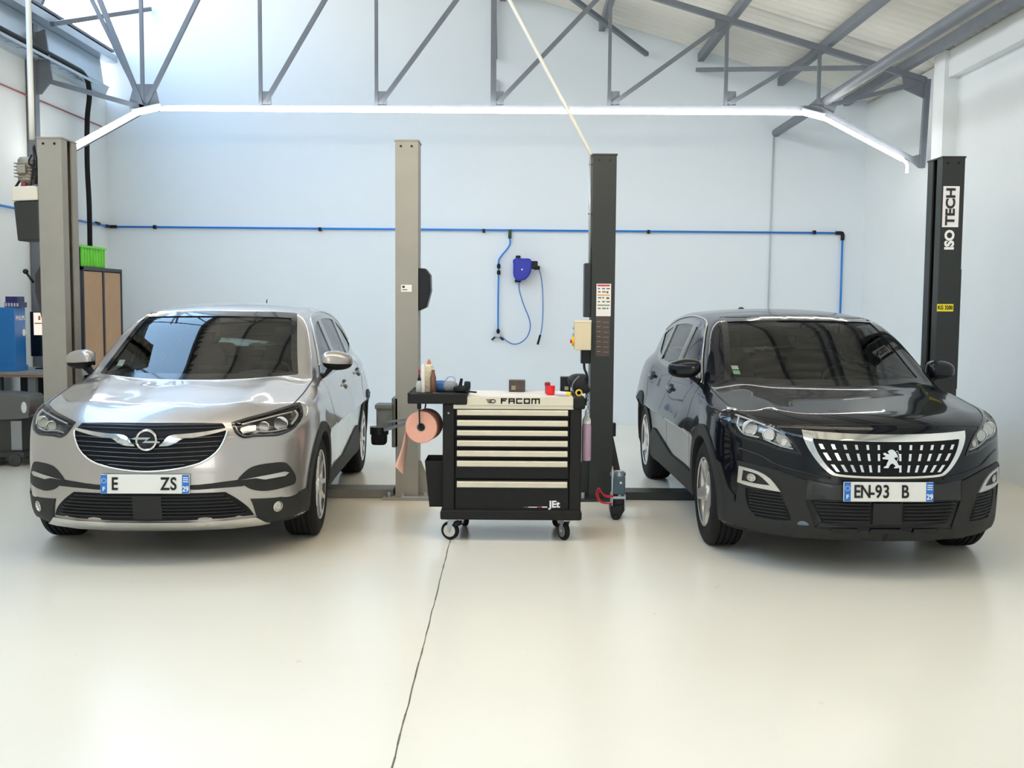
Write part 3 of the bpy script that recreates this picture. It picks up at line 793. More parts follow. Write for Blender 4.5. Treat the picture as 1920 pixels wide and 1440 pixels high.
# motor unit on the left post
mu = at(48, 400, YP + .08)
def zz(py): return at(48, py, YP).z
def xx(px): return at(px, 400, YP).x
bm = bmesh.new(); ob_ = [(xx(25), zz(378)), (xx(73), zz(376)), (xx(73), zz(450)), (xx(31), zz(452))]; prism(bm, ob_, 'y', YP + .0, YP + .22); mt = obj('oil_tank', bm, mat('black_oil_tank', (.025, .026, .025), .45), PA, bevel=.012)
bm = bmesh.new(); prism(bm, [(xx(23), zz(377)), (xx(72), zz(375)), (xx(72), zz(352)), (xx(66), zz(348)), (xx(27), zz(350)), (xx(23), zz(354))], 'y', YP - .01, YP + .22); obj('white_tank_lid', bm, mat('ivory_plastic', (.68, .64, .55), .45), mt, bevel=.008)
bm = bmesh.new(); lathe(bm, [(.030, 0), (.055, .02), (.075, .04), (.075, .20), (.06, .22), (0, .23)], n=24, origin=(xx(42), YP + .12, zz(345)))
for k in range(5): box(bm, xx(42) - .078, xx(42) + .078, YP + .04, YP + .20, zz(345) + .06 + k * .026, zz(345) + .068 + k * .026)
mo = obj('motor', bm, mat('aged_motor_alloy', (.30, .28, .24), .5, .4, noise=(20, .3)), PA, auto=True)
bm = bmesh.new(); box(bm, xx(33), xx(49), YP + .0, YP + .06, zz(325), zz(308)); obj('terminal_box', bm, mat('aged_motor_alloy', (.30, .28, .24), .5, .4), mo, bevel=.008)
bm = bmesh.new(); cyl(bm, (xx(40), YP + .06, zz(349)), (xx(40), YP + .06, zz(342)), .026, .020, n=14); obj('red_filler_cap', bm, mat('dark_red_plastic', (.25, .02, .03), .4), mt, auto=True)
for i, Pq in enumerate((((62, 275), (64, 300), (60, 330), (58, 348)), ((64, 272), (70, 310), (66, 345)), ((47, 310), (42, 330), (33, 345), (28, 352)), ((60, 290), (54, 305), (68, 320), (69, 345)))):
    obj('cable', tb(crom([at(a, b, YP + .02 + .03 * (i % 3)) for a, b in Pq], 5), .007 if i != 2 else .010, n=8), M_fit, mo, smooth=True)

# dark lift
D_ = root('car_lift', 'dark grey two-post car lift with bold vertical white lettering, over the black car', 'car lift', (0, 0, 0))
hC = at(1135, 291, YP).z
c0_, c1_ = at(1111, 400, YP).x, at(1155, 400, YP).x
PC = post(D_, c0_, c1_, YP, YP + .24, hC, 1, M_ant)
d0, d1 = at(1764, 400, YP).x, at(1806, 400, YP).x
PD = post(D_, d0, d1, YP, YP + .30, hC, -1, M_ant)
bm = bmesh.new(); box(bm, c1_ + .02, d0 - .02, YP + .03, YP + .24, 0, .065); obj('floor_channel', bm, M_ant, D_, bevel=.006)
for x, s in ((c1_, 1), (c0_, -1)):
    bm = bmesh.new(); prism(bm, [(x, .02), (x + s * .11, .02), (x + s * .085, .18), (x + s * .01, .52), (x, .52)], 'y', YP + .08, YP + .10); obj('foot_gusset', bm, M_ant, D_)
bm = bmesh.new()
for x in (c0_ - .05, c1_ + .06, d0 - .05, d1 + .05): cyl(bm, (x, YP - .03, .02), (x, YP - .03, .07), .014, n=8)
obj('anchor_bolt', bm, M_steel_l, D_)
def PX(px, py): return at(px, py or 550, YP)
bm = bmesh.new(); box(bm, PX(1097, 500).x, c0_, YP + .03, YP + .20, PX(1100, 595).z, PX(1100, 493).z); obj('chain_cover', bm, mat('blue_black_cover', (.018, .019, .026), .45), PC, bevel=.006)
bm = bmesh.new(); box(bm, PX(1077, 600).x, PX(1108, 600).x, YP - .06, YP + .12, PX(1090, 656).z, PX(1090, 601).z); cbx = obj('control_box', bm, M_cream, PC, bevel=.006)
bm = bmesh.new(); box(bm, PX(1077, 600).x - .004, PX(1108, 600).x, YP - .064, YP + .124, PX(1090, 604).z, PX(1090, 600).z); box(bm, PX(1086, 600).x - .001, PX(1086, 600).x + .001, YP - .063, YP - .06, PX(1090, 655).z, PX(1090, 602).z); obj('box_lid', bm, mat('pale_cream_enamel', (.80, .72, .54), .4), cbx)
bm = bmesh.new(); kx = PX(1077, 640).x; cyl(bm, (kx, YP, PX(1077, 640).z), (kx - .02, YP, PX(1077, 640).z), .038, n=20); obj('switch_plate', bm, mat('switch_yellow', (.85, .50, .02), .4), cbx, auto=True)
bm = bmesh.new(); cyl(bm, (kx - .018, YP, PX(1077, 640).z), (kx - .034, YP, PX(1077, 640).z), .015, n=16); obj('switch_knob', bm, mat('switch_red', (.6, .03, .02), .4), cbx, auto=True)
bm = bmesh.new()
for py in (615, 627): cyl(bm, (kx, YP, PX(1077, py).z), (kx - .016, YP, PX(1077, py).z), .009, n=10)
obj('push_button', bm, M_steel_l, cbx)
bm = bmesh.new(); box(bm, PX(1091, 600).x, c0_, YP + .02, YP + .14, PX(1090, 682).z, PX(1090, 656).z); obj('lower_bracket', bm, M_fit, PC, bevel=.004)
obj('cable', tb(crom([at(1095, 680, YP + .05), at(1096, 692, YP + .04), at(1100, 702, YP + .02), at(1101, 718, YP + .02), at(1099, 760, YP + .02)], 5), .010, n=8), M_fit, PC, smooth=True)
obj('conduit', tb([at(1107, 292, YP + .06), at(1106, 495, YP + .06)], .012, n=8), mat('grey_tube', (.45, .47, .48), .4, .4), PC, smooth=True)
bm = bmesh.new()
for py in (307, 400): box(bm, PX(1102, 0).x, c0_, YP + .05, YP + .07, PX(1100, py).z - .004, PX(1100, py).z + .004)
obj('conduit_clip', bm, M_fit, PC)
bm = bmesh.new(); a, b = PX(1151, 795), PX(1156, 820); box(bm, c1_, c1_ + .03, YP + .05, YP + .12, b.z, a.z); obj('limit_switch', bm, M_fit, PC, bevel=.004)
# warning chart
def lab(nm, x0, y0, x1, y1, m, par, d=.0015):
    A, B = PX(x0, y0), PX(x1, y1); bm = bmesh.new(); box(bm, A.x, B.x, YP - d, YP, B.z, A.z); return obj(nm, bm, m, par)
wl = lab('warning_chart', 1118.5, 532, 1145, 593, M_lab, PC)
M_lr, M_lo, M_lg = mat('print_red', (.50, .06, .08), .5), mat('print_orange', (.75, .33, .05), .5), mat('print_green', (.16, .28, .16), .5)
for y0, y1, m_ in ((533.5, 537, M_lr), (552, 554.5, M_lo), (571, 573.5, M_lg)): lab('colour_bar', 1120, y0, 1143.5, y1, m_, wl, .003)
bm = bmesh.new()
for r_, py in enumerate((541, 547, 558, 565.5, 578)):
    for k in range(3):
        A = PX(1121 + k * 8, py); w_ = .016 + .006 * ((r_ + k) % 3); box(bm, A.x, A.x + w_, YP - .003, YP - .001, A.z - .006 - .006 * (k == 2 and r_ in (1, 2)), A.z + .004)
obj('pictogram', bm, mat('print_dark', (.12, .11, .12), .5), wl)
wl = lab('dark_instruction_chart', 1117.5, 593.5, 1142.5, 668, mat('brown_print', (.075, .055, .048), .5), PC)
bm = bmesh.new()
for k in range(7):
    A = PX(1119, 603 + k * 9.3); box(bm, A.x, A.x + .03, YP - .003, YP - .001, A.z - .002, A.z + .001); box(bm, A.x + .05, A.x + .095, YP - .003, YP - .001, A.z - .006, A.z - .004)
obj('pictogram', bm, mat('print_pale', (.40, .36, .32), .5), wl)
# lettering on the right post: white panel with dark TECH, white ISO below, all turned a quarter
RV = Matrix.Rotation(PI / 2, 4, 'Y') @ Matrix.Identity(4)
def vtext(s, px, py, size, m, par, bold, sx):
    p = PX(px, py); M_ = Matrix.Translation((p.x, YP - .004, p.z)) @ Matrix.Rotation(-PI / 2, 4, 'Y') @ FRONT
    return text('lettering', s, size, m, par, M_, .001, bold, sx)
pl = lab('white_name_panel', 1769, 349, 1796.5, 426, mat('panel_white', (.82, .80, .80), .5), PD)
vtext('TECH', 1782.5, 387, .098, M_ant, pl, .0035, 1.18)
vtext('ISO', 1780.5, 450, .098, M_white, PD, .0045, 1.05)
yl = lab('capacity_plate', 1757, 570, 1787, 584, mat('warning_yellow', (.85, .72, .02), .45), PD)
p = PX(1772, 577); text('lettering', 'KG 3200', .045, M_ink, yl, Matrix.Translation((p.x, YP - .003, p.z)) @ FRONT, .001, .0012, .72)
bm = bmesh.new(); a = PX(1808, 505); box(bm, d1, d1 + .022, YP + .04, YP + .2, PX(1800, 730).z, a.z); obj('side_cover', bm, M_ant, PD)
obj('lift_chain', tb([(d0 + .03, YP + .15, hC - .1), (d0 + .03, YP + .15, .3)], .012, n=6), M_steel_l, PD)
bm = bmesh.new(); box(bm, d0 - .11, d0 - .01, YP + .02, YP + .26, .75, 1.10); obj('carriage', bm, M_ant, D_, bevel=.005)

# ------------------------------------------------------------------ pneumatic jack with red hose
Yj = 7.85
jk = root('pneumatic_jack', 'blue-grey pneumatic jack with a red hose on the floor beside the dark lift post', 'jack', (0, 0, 0))
def J(px, py): return at(px or 1160, py or 920, Yj)
bm = bmesh.new(); box(bm, J(1149, 900).x, J(1172, 900).x, Yj - .03, Yj + .10, J(1160, 926).z, J(1160, 893).z); bd = obj('valve_body', bm, mat('slate_blue_enamel', (.07, .13, .18), .4), jk, bevel=.008)
bm = bmesh.new(); cyl(bm, (J(1161, 0).x, Yj + .03, J(1160, 893).z), (J(1161, 0).x, Yj + .03, J(1160, 886).z), .050, n=24); cyl(bm, (J(1161, 0).x, Yj + .03, J(1160, 889).z), (J(1161, 0).x, Yj + .03, J(1160, 884).z), .036, n=24); obj('steel_crown', bm, M_steel_l, bd, auto=True)
bm = bmesh.new(); cyl(bm, (J(1163, 0).x, Yj - .034, J(0, 904).z), (J(1163, 0).x, Yj - .028, J(0, 904).z), .009); obj('maker_mark', bm, M_white, bd)
bm = bmesh.new()
for px in (1147.5, 1171): box(bm, J(px, 0).x - .005, J(px, 0).x + .005, Yj - .04, Yj + .09, J(0, 955).z, J(0, 926).z)
box(bm, J(1147, 0).x, J(1171, 0).x, Yj - .04, Yj - .03, J(0, 934).z, J(0, 929).z); box(bm, J(1146, 0).x, J(1150, 0).x, Yj - .02, Yj + .0, J(0, 926).z, J(0, 880).z); obj('steel_yoke', bm, M_steel_l, jk, bevel=.002)
bm = bmesh.new(); box(bm, J(1150, 0).x, J(1169, 0).x, Yj - .05, Yj + .08, J(0, 952).z, J(0, 934).z); prism(bm, [(J(1143, 0).x, J(0, 947).z), (J(1168, 0).x, J(0, 943).z), (J(1170, 0).x, J(0, 954).z), (J(1160, 0).x, .0), (J(1147, 0).x, .0), (J(1143, 0).x, J(0, 956).z)], 'y', Yj - .07, Yj + .05); box(bm, J(1148, 0).x, J(1158, 0).x, Yj - .10, Yj + .06, .0, .035); obj('lower_frame', bm, M_fit, jk, bevel=.006)
bm = bmesh.new(); cyl(bm, (J(1148, 0).x, Yj, J(0, 886).z), (J(1148, 0).x, Yj, J(0, 874).z), .012, .004); cyl(bm, (J(1148, 0).x, Yj, J(0, 892).z), (J(1148, 0).x, Yj, J(0, 886).z), .016); obj('brass_fitting', bm, mat('brass', (.6, .5, .3), .35, .8), jk, auto=True)
for Pq in (((1149, 927), (1136, 927), (1128, 922), (1122, 913), (1117, 922), (1120, 934), (1130, 941), (1147, 941)), ((1149, 929), (1134, 929), (1125, 918), (1120, 924), (1126, 938), (1147, 942))):
    obj('red_hose', tb(crom([J(a, b) + Vector((0, -.05, 0)) for a, b in Pq], 5), .005, n=8), mat('red_hose', (.65, .02, .04), .4), jk, smooth=True)
# ------------------------------------------------------------------ tool trolley
YC = 7.05; DY = .50
def K(px, py, Y=YC): return at(px or 960, py or 840, Y)
M_tc = mat('charcoal_trolley_enamel', (.009, .0085, .008), .45, noise=(20, .12), spec=.25)
M_tc2 = mat('black_trolley_plastic', (.014, .013, .012), .55, bump=(200, .1), spec=.25)
M_alu = mat('worn_cream_aluminium', (.66, .60, .47), .38, .25, noise=(7, .10, 8))
M_top = mat('worn_bench_top', (.78, .72, .64), .45, noise=(6, .10, 8))
T = root('tool_trolley', 'black wheeled tool trolley with seven drawers and cream handles', 'tool trolley', (0, 0, 0))
xl, xr = K(830, 850).x, K(1090, 850).x; zt = K(960, 744).z; zb2 = K(960, 960).z
bm = bmesh.new(); box(bm, xl + .02, xr - .02, YC + .03, YC + DY, zb2, zt - .02)
cab = obj('cabinet', bm, M_tc, T, bevel=.004)
for a, b in ((830, 852), (1068, 1090)):
    bm = bmesh.new(); box(bm, K(a, 0).x, K(b, 0).x, YC - .012, YC + .06, zb2 - .01, zt - .045); obj('corner_post', bm, M_tc2, T, bevel=.010)
bm = bmesh.new(); box(bm, K(841, 0).x - .006, K(841, 0).x + .006, YC - .018, YC - .01, K(0, 775).z - .006, K(0, 775).z + .006); obj('lock', bm, M_steel_l, T, bevel=.003)
bm = bmesh.new(); z0, z1 = K(960, 974).z, K(960, 958).z
prism(bm, [(K(826, 0).x, z0), (K(1092, 0).x, z0), (K(1092, 0).x, z1 - .01), (K(1088, 0).x, z1 + .01), (K(830, 0).x, z1 + .01), (K(826, 0).x, z1 - .01)], 'y', YC - .03, YC + DY + .02); obj('base_skirt', bm, M_tc2, T, bevel=.012)
dy = [(766.5, 782), (786, 801), (805, 820), (824, 839), (843, 858), (862, 897), (900, 956)]
hy = [(768.5, 779), (788, 799), (807, 817), (826, 837), (845, 856), (864, 875), (902.5, 914)]
for (a, b), (c, d) in zip(dy, hy):
    bm = bmesh.new(); box(bm, K(854, 0).x, K(1067, 0).x, YC, YC + .40, K(960, b).z - .001, K(960, a).z); dw = obj('drawer', bm, M_tc, T, bevel=.003)
    bm = bmesh.new(); ztp, zbt = K(960, c).z, K(960, d).z
    prism(bm, [(YC + .0, ztp), (YC - .016, ztp), (YC - .022, ztp - .006), (YC - .020, zbt + .004), (YC - .014, zbt), (YC - .0, zbt)], 'x', K(857, 0).x, K(1064, 0).x); obj('handle', bm, M_alu, dw, bevel=.002)
# top: cream apron in front of a pale bench top, dark end blocks
bm = bmesh.new(); box(bm, K(874, 0).x, K(1074, 0).x, YC - .022, YC + .01, K(960, 760).z, K(960, 744).z); ap = obj('front_apron', bm, M_alu, T, bevel=.004)
bm = bmesh.new(); box(bm, K(850, 0).x, K(1074, 0).x, YC - .014, YC + .01, K(960, 767).z, K(960, 759).z); obj('apron_lower_rail', bm, M_alu, T, bevel=.002)
bm = bmesh.new(); box(bm, xl, K(1074, 0).x, YC - .018, YC + DY + .02, zt - .03, zt - .002); obj('bench_top', bm, M_top, T, bevel=.003)
bm = bmesh.new(); box(bm, K(1073.5, 0).x, K(1096, 0).x, YC - .03, YC + .10, K(0, 766).z, zt + .002); box(bm, K(1073.5, 0).x, K(1094, 0).x, YC + .10, YC + DY + .02, zt - .05, zt + .002); obj('end_block', bm, M_tc2, T, bevel=.012)
bm = bmesh.new(); box(bm, K(765, 0).x, K(876, 0).x, YC - .035, YC + DY - .04, K(0, 757.5).z, K(0, 740).z + .004); sh = obj('side_shelf', bm, M_tc2, T, bevel=.006)
bm = bmesh.new()
for a, b in ((K(765, 0).x, K(768, 0).x), ): box(bm, a, b, YC - .035, YC + DY - .04, K(0, 741).z, K(0, 741).z + .012)
obj('shelf_rim', bm, M_tc2, T)
def stroke_word(word, x0, zc, h, wd, gap, t, y0, y1, m, par):
    G = {'F': [(0, 0, t, h), (0, h - t, 1, h), (0, h * .42, .8, h * .42 + t)], 'A': [(0, 0, t, h), (0, h - t, 1, h), (-t, 0, 1, h), (0, h * .34, 1, h * .34 + t)],
         'C': [(0, 0, t, h), (0, h - t, 1, h), (0, 0, 1, t)], 'O': [(0, 0, t, h), (0, h - t, 1, h), (0, 0, 1, t), (-t, 0, 1, h)],
         'M': [(0, 0, t, h), (0, h - t, 1.35, h), (.5, 0, 0, h), (-t, 0, 1.35, h)]}
    x = x0
    for ch in word:
        W_ = wd * (1.35 if ch == 'M' else 1); bm = bmesh.new()
        for a, b, c, d in G[ch]:
            if a < 0: xa, xb = x + W_ - t, x + W_
            elif a == .5: xa, xb = x + W_ / 2 - t / 2, x + W_ / 2 + t / 2
            elif c == t: xa, xb = x, x + t
            else: xa, xb = x, x + wd * c
            box(bm, xa, xb, y0, y1, zc - h / 2 + b, zc - h / 2 + d)
        obj('letter', bm, m, par); x += W_ + gap
stroke_word('FACOM', K(938.5, 0).x, K(960, 751.3).z, .037, .042, .0085, .0095, YC - .0235, YC - .021, M_tc, ap)
# winged-nut emblem before the name: ring with speed lines
c_ = K(924.5, 751.5); bm = bmesh.new()
pts = [(c_.x + .014 * math.cos(2 * PI * k / 24) * 1.15, 0, c_.z + .011 * math.sin(2 * PI * k / 24)) for k in range(24)]
tube(bm, [(x, YC - .0235, z) for x, _, z in pts], .0032, n=6, closed=True)
for k in range(3): box(bm, c_.x - .045 + k * .004, c_.x - .010, YC - .0245, YC - .0225, c_.z + .0085 - k * .0085, c_.z + .0125 - k * .0085)
box(bm, c_.x - .03, c_.x + .004, YC - .0245, YC - .0225, c_.z - .0125, c_.z - .009)
obj('emblem', bm, M_tc, ap)
p = K(1039.5, 946); jt = text('lettering', 'JEt', .062, M_white, dw, Matrix.Translation((p.x, YC - .0015, p.z)) @ FRONT, .001, .0022, 1.05)
for a, b, c, d, m_ in ((1016, 951.6, 1026, 949.8, M_white), (1007, 951.6, 1016.5, 949.8, mat('stripe_red', (.5, .02, .05), .4)), (990, 951.4, 1007, 950.2, M_white), (982, 951.2, 991, 950.4, mat('stripe_blue', (.12, .2, .4), .4))):
    A, B = K(a, b), K(c, d); bm = bmesh.new(); box(bm, A.x, B.x, YC - .002, YC, A.z, B.z); obj('stripe', bm, m_, dw)
for px, yy, rot, brake in ((850, YC + .02, 70, 1), (1062, YC + .02, 25, 0), (868, YC + DY - .06, 20, 0), (1050, YC + DY - .06, -30, 0)):
    x = K(px, 0).x; zr = .062
    Mx = Matrix.Translation((x, yy, 0)) @ Matrix.Rotation(R(rot), 4, 'Z')
    bm = bmesh.new(); lathe(bm, [(.020, -.016), (.045, -.017), (.058, -.016), (zr, -.009), (zr, .009), (.058, .016), (.045, .017), (.020, .016)], n=36, axis='x', origin=(0, .022, zr))
    bm.transform(Mx); cw = obj('caster', bm, M_rubber, T, auto=True)
    bm = bmesh.new(); lathe(bm, [(0, -.020), (.020, -.020), (.042, -.018), (.044, -.012), (.044, .012), (.042, .018), (.020, .020), (0, .020)], n=28, axis='x', origin=(0, .022, zr)); bm.transform(Mx); obj('wheel_disc', bm, M_satin, cw, auto=True)
    bm = bmesh.new()
    for s in (-1, 1): prism(bm, [(-.025, .142), (.03, .142), (.034, .085), (.028, .050), (.016, .050), (.008, .085)], 'x', s * .024 - .002, s * .024 + .002)
    box(bm, -.03, .03, -.035, .035, .136, .146); cyl(bm, (-.03, .022, zr), (.03, .022, zr), .009, n=10); bm.transform(Mx); obj('fork', bm, M_steel_l, cw, bevel=.001)
    if brake:
        bm = bmesh.new(); box(bm, -.026, .026, -.055, -.015, .10, .13); bm.transform(Mx); obj('brake_pedal', bm, M_tc2, cw, bevel=.006)
# roll holder under the side shelf
hx = K(786, 0).x; bm = bmesh.new(); cyl(bm, (hx, YC - .0, K(0, 757).z), (hx, YC, K(0, 768).z), .014); tube(bm, [(hx, YC, K(0, 768).z), (hx + .003, YC, K(0, 800).z)], .005, n=8)
cyl(bm, (hx + .004, YC - .004, K(0, 802).z), (hx + .004, YC + .24, K(0, 802).z), .006, n=10); tube(bm, [(hx + .03, YC + .22, K(0, 757).z), (hx + .004, YC + .23, K(0, 802).z)], .005, n=8)
obj('roll_holder', bm, M_tc2, T, auto=True)
# wiper roll on the holder
rx, rz_ = K(789, 0).x, K(0, 803).z; ro = .108
bm = bmesh.new(); mx = Matrix.Translation((rx, YC + .02, rz_)) @ Matrix.Rotation(R(-8), 4, 'Z')
lathe(bm, [(.030, 0), (.036, -.001), (ro - .004, -.001), (ro, .004), (ro, .196), (ro - .004, .2), (.030, .2)], n=56, axis='y', closed=True); bm.transform(mx)
M_pap = mat('salmon_wiping_paper', (.80, .40, .29), .85, noise=(30, .08, 4), bump=(90, .3))
pr_ = obj('paper_roll', bm, M_pap, auto=True); tag(pr_, 'salmon pink wiping paper roll hanging beneath the trolley side shelf', 'paper roll')
bm = bmesh.new(); lathe(bm, [(.026, -.002), (.030, -.002), (.030, .202), (.026, .202)], n=28, axis='y', closed=True); bm.transform(mx); obj('card_core', bm, mat('grey_card', (.30, .28, .27), .8), pr_, auto=True)
bm = bmesh.new(); lathe(bm, [(ro + .001, .10), (ro + .001, .2), (ro - .01, .203)], n=40, axis='y') if False else None
sheet = [((762, 795), (757, 803)), ((760, 812), (766, 835)), ((752, 838), (763, 862)), ((744, 862), (758, 884)), ((740, 876), (755, 889))]
bm = bmesh.new(); rows_ = []
front = [K(760.5, 806, YC + .03), K(757, 822, YC + .02), K(752, 843, YC + .01), K(745, 862, YC + .00), K(740, 875, YC - .01)]
back = [K(762, 800, YC + .22), K(763, 822, YC + .20), K(762, 845, YC + .16), K(759, 868, YC + .12), K(756, 889, YC + .06)]
for a, b in zip(crom(front, 4), crom(back, 4)):
    rows_.append([bm.verts.new(a.lerp(b, k / 5) + Vector((.004 * math.sin(k * 1.3), 0, 0))) for k in range(6)])
for i in range(len(rows_) - 1):
    for k in range(5): bm.faces.new((rows_[i][k], rows_[i + 1][k], rows_[i + 1][k + 1], rows_[i][k + 1]))
tl = obj('hanging_sheet', bm, mat('pale_pink_paper', (.85, .52, .42), .85), pr_, smooth=True); s_ = tl.modifiers.new('s', 'SOLIDIFY'); s_.thickness = .0015
# waste bin hooked on the left side
bm = bmesh.new()
F0 = [(K(797, 0).x, YC + .02), (xl - .004, YC + .02), (xl - .004, YC + .30), (K(797, 0).x, YC + .30)]
F1 = [(K(804.5, 0).x, YC + .07), (xl - .004, YC + .07), (xl - .004, YC + .25), (K(804.5, 0).x, YC + .25)]
zt2, zb3 = K(0, 866).z, K(0, 954).z
A = [bm.verts.new((x, y, zt2)) for x, y in F0]; B = [bm.verts.new((x, y, zb3)) for x, y in F1]
for i in range(4): bm.faces.new((A[i], A[(i + 1) % 4], B[(i + 1) % 4], B[i]))
bm.faces.new(B)
bn = obj('waste_bin', bm, M_tc2); s_ = bn.modifiers.new('s', 'SOLIDIFY'); s_.thickness = .005; s_.offset = 1
tag(bn, 'black tapered open waste bin fixed to the left side of the tool trolley', 'bin')
# things on the shelf and the bench top
zs = K(0, 740).z + .005; M_redcap = mat('dark_red_cap', (.30, .03, .05), .4)
def bottle(name, label, cat, px, y, prof, m, z=zs, n=20, parts=()):
    x = K(px, 0, y).x; o = obj(name, lt(prof, n=n, origin=(x, y, z)), m, auto=True); tag(o, label, cat, None)
    for nm, pf, mm in parts: obj(nm, lt(pf, n=n, origin=(x, y, z)), mm, o, auto=True)
    return o
bottle('grease_bottle', 'small clear bottle with a dark neck at the left of the trolley shelf', 'bottle', 786, YC + .08, [(.020, 0), (.022, .004), (.022, .055), (.014, .075), (.008, .082)], mat('milky_bottle', (.45, .44, .40), .35), parts=[('neck', [(.012, .070), (.012, .095), (.007, .10), (.006, .12)], M_fit), ('red_spout', [(.007, .118), (.008, .145), (.002, .160)], M_redcap)])
bottle('spray_can', 'tall cream spray can with an orange cap on the trolley shelf', 'spray can', 804, YC + .14, [(.030, 0), (.031, .004), (.031, .165), (.026, .178), (.014, .186)], mat('cream_can_print', (.66, .58, .42), .4, noise=(60, .5, 2)), parts=[('cap', [(.013, .184), (.014, .200), (.008, .212), (.004, .220)], mat('orange_cap', (.55, .20, .06), .4))])
bottle('spray_can', 'narrow white spray can at the front edge of the trolley shelf', 'spray can', 793.5, YC + .07, [(.012, 0), (.013, .003), (.013, .180), (.009, .19)], mat('white_can', (.75, .70, .60), .4))
bottle('brown_bottle', 'brown bottle with a looped wire beside the tall cream spray can', 'bottle', 812, YC + .10, [(.018, 0), (.02, .004), (.02, .10), (.012, .125), (.010, .15)], mat('brown_glass', (.18, .08, .05), .3))
bm = bmesh.new(); x = K(832, 0).x; y = YC + .18
blob(bm, (x - .03, y, zs + .035), (.06, .05, .038), 1, (.7, .8, .8)); gv = obj('cloth_bundle', bm, mat('blue_cloth', (.05, .15, .38), .8, noise=(40, .6, 3)), smooth=True); tag(gv, 'crumpled blue and grey cloth bundle on the trolley shelf', 'cloth')
bm = bmesh.new(); blob(bm, (x + .03, y - .02, zs + .035), (.055, .04, .036), 1, (.8, .9, .7)); obj('grey_fold', bm, mat('grey_cloth', (.28, .28, .30), .85, noise=(40, .5, 3)), gv, smooth=True)
bm = bmesh.new(); tube(bm, crom([(x + .0, y, zs + .075), (x + .02, y, zs + .098), (x + .055, y - .01, zs + .098), (x + .066, y - .02, zs + .07), (x + .05, y - .02, zs + .05)], 5), .005, n=8)
tag(obj('safety_goggles', bm, mat('pale_lilac_plastic', (.42, .40, .62), .3), smooth=True), 'pale lilac goggles frame lying on the blue cloth bundle', 'goggles')
bm = bmesh.new(); x = K(866, 0).x; blob(bm, (x - .01, YC + .10, zs + .022), (.055, .04, .024), 1, (.6, .7, .6)); blob(bm, (x + .03, YC + .12, zs + .045), (.022, .03, .028), 1, (.4, .5, .4)); cyl(bm, (x - .02, YC + .10, zs + .03), (x - .008, YC + .1, zs + .093), .014, .009, n=12)
imp = obj('air_wrench', bm, M_fit, auto=True); tag(imp, 'black air wrench lying at the right end of the trolley shelf', 'tool')
bm = bmesh.new(); beam(bm, (x + .02, YC + .06, zs + .010), (x + .095, YC + .04, zs + .006), .022, .010); obj('handle', bm, M_fit, imp, bevel=.003)
bm = bmesh.new(); beam(bm, K(812, 737, YC + .05), K(845, 740, YC + .02), .012, .008)
tag(obj('steel_scraper', bm, M_steel_l), 'thin steel scraper in front of the blue cloth bundle', 'scraper')
ztop = zt + .001
bm = bmesh.new(); y = YC + .40; p0, p1 = K(954, 728, y), K(985, 713, y)
box(bm, p0.x, p1.x, y, y + .10, ztop, ztop + .078); br = obj('brake_pad_box', bm, mat('dark_brown_card', (.075, .055, .045), .7, noise=(30, .4)), bevel=.004); br.rotation_euler = (0, 0, 0); tag(br, 'small dark brown box lying at the middle rear of the trolley top', 'box')
bm = bmesh.new(); box(bm, p0.x + .018, p0.x + .048, y - .002, y, ztop + .012, ztop + .042); obj('label', bm, mat('tan_label', (.30, .24, .17), .6), br)
x = K(1031, 0, YC + .18).x
cp = obj('red_cup', lt([(.026, 0), (.028, .003), (.031, .060), (.029, .060), (.026, .006)], n=24, origin=(x, YC + .18, ztop)), mat('bright_red_plastic', (.80, .015, .02), .35), auto=True); tag(cp, 'bright red plastic pot on the right of the trolley top', 'pot')
bm = bmesh.new(); blob(bm, (x - .018, YC + .26, ztop + .065), (.02, .02, .014), 1, (.5, .5, .5)); cyl(bm, (x - .018, YC + .26, ztop), (x - .018, YC + .26, ztop + .055), .016)
tag(obj('dark_red_cap_bottle', bm, mat('dark_red_plastic', (.25, .02, .03), .4), auto=True), 'small dark red capped bottle behind the bright red pot', 'bottle')
bm = bmesh.new(); a, b = Vector((K(1043, 0, YC + .08).x, YC + .10, ztop + .016)), Vector((K(1062, 0, YC + .08).x, YC + .07, ztop + .016)); cyl(bm, a, b, .016, .014, n=16)
tu = obj('sealant_tube', bm, mat('pale_tube', (.68, .62, .66), .4), auto=True); tag(tu, 'pale sealant tube with yellow end lying beside the bright red pot', 'tube')
bm = bmesh.new(); cyl(bm, b, b + (b - a).normalized() * .028, .015, .012, n=16); obj('yellow_cap', bm, mat('yellow_plastic', (.80, .55, .03), .4), tu, auto=True)
bm = bmesh.new(); x = K(1084, 0, YC + .05).x; lathe(bm, [(.014, -.010), (.023, -.010), (.023, .010), (.014, .010)], n=28, axis='y', origin=(x, YC + .04, ztop + .026), closed=True)
tag(obj('tape_roll', bm, mat('yellow_plastic', (.80, .55, .03), .4), auto=True), 'yellow tape roll standing on the right corner of the trolley top', 'tape')
y = YC + .38; p0, p1 = K(1051, 729, y), K(1070, 707, y)
bm = bmesh.new(); box(bm, p0.x, p1.x, y, y + .09, ztop, p1.z); ck = obj('black_case', bm, M_fit, bevel=.005); tag(ck, 'upright black box with a small pale label at the rear right of the trolley top', 'box')
bm = bmesh.new(); box(bm, p0.x + .028, p0.x + .055, y - .002, y, ztop + .015, ztop + .04); obj('label', bm, mat('tan_label2', (.40, .36, .24), .6), ck)
bm = bmesh.new(); y = YC + .30; p0, p1 = K(1068, 737, y), K(1104, 701, y); blob(bm, ((p0.x + p1.x) / 2, y, (ztop + p1.z) / 2), ((p1.x - p0.x) / 2, .09, (p1.z - ztop) / 2), 2, (.55, .7, .6))
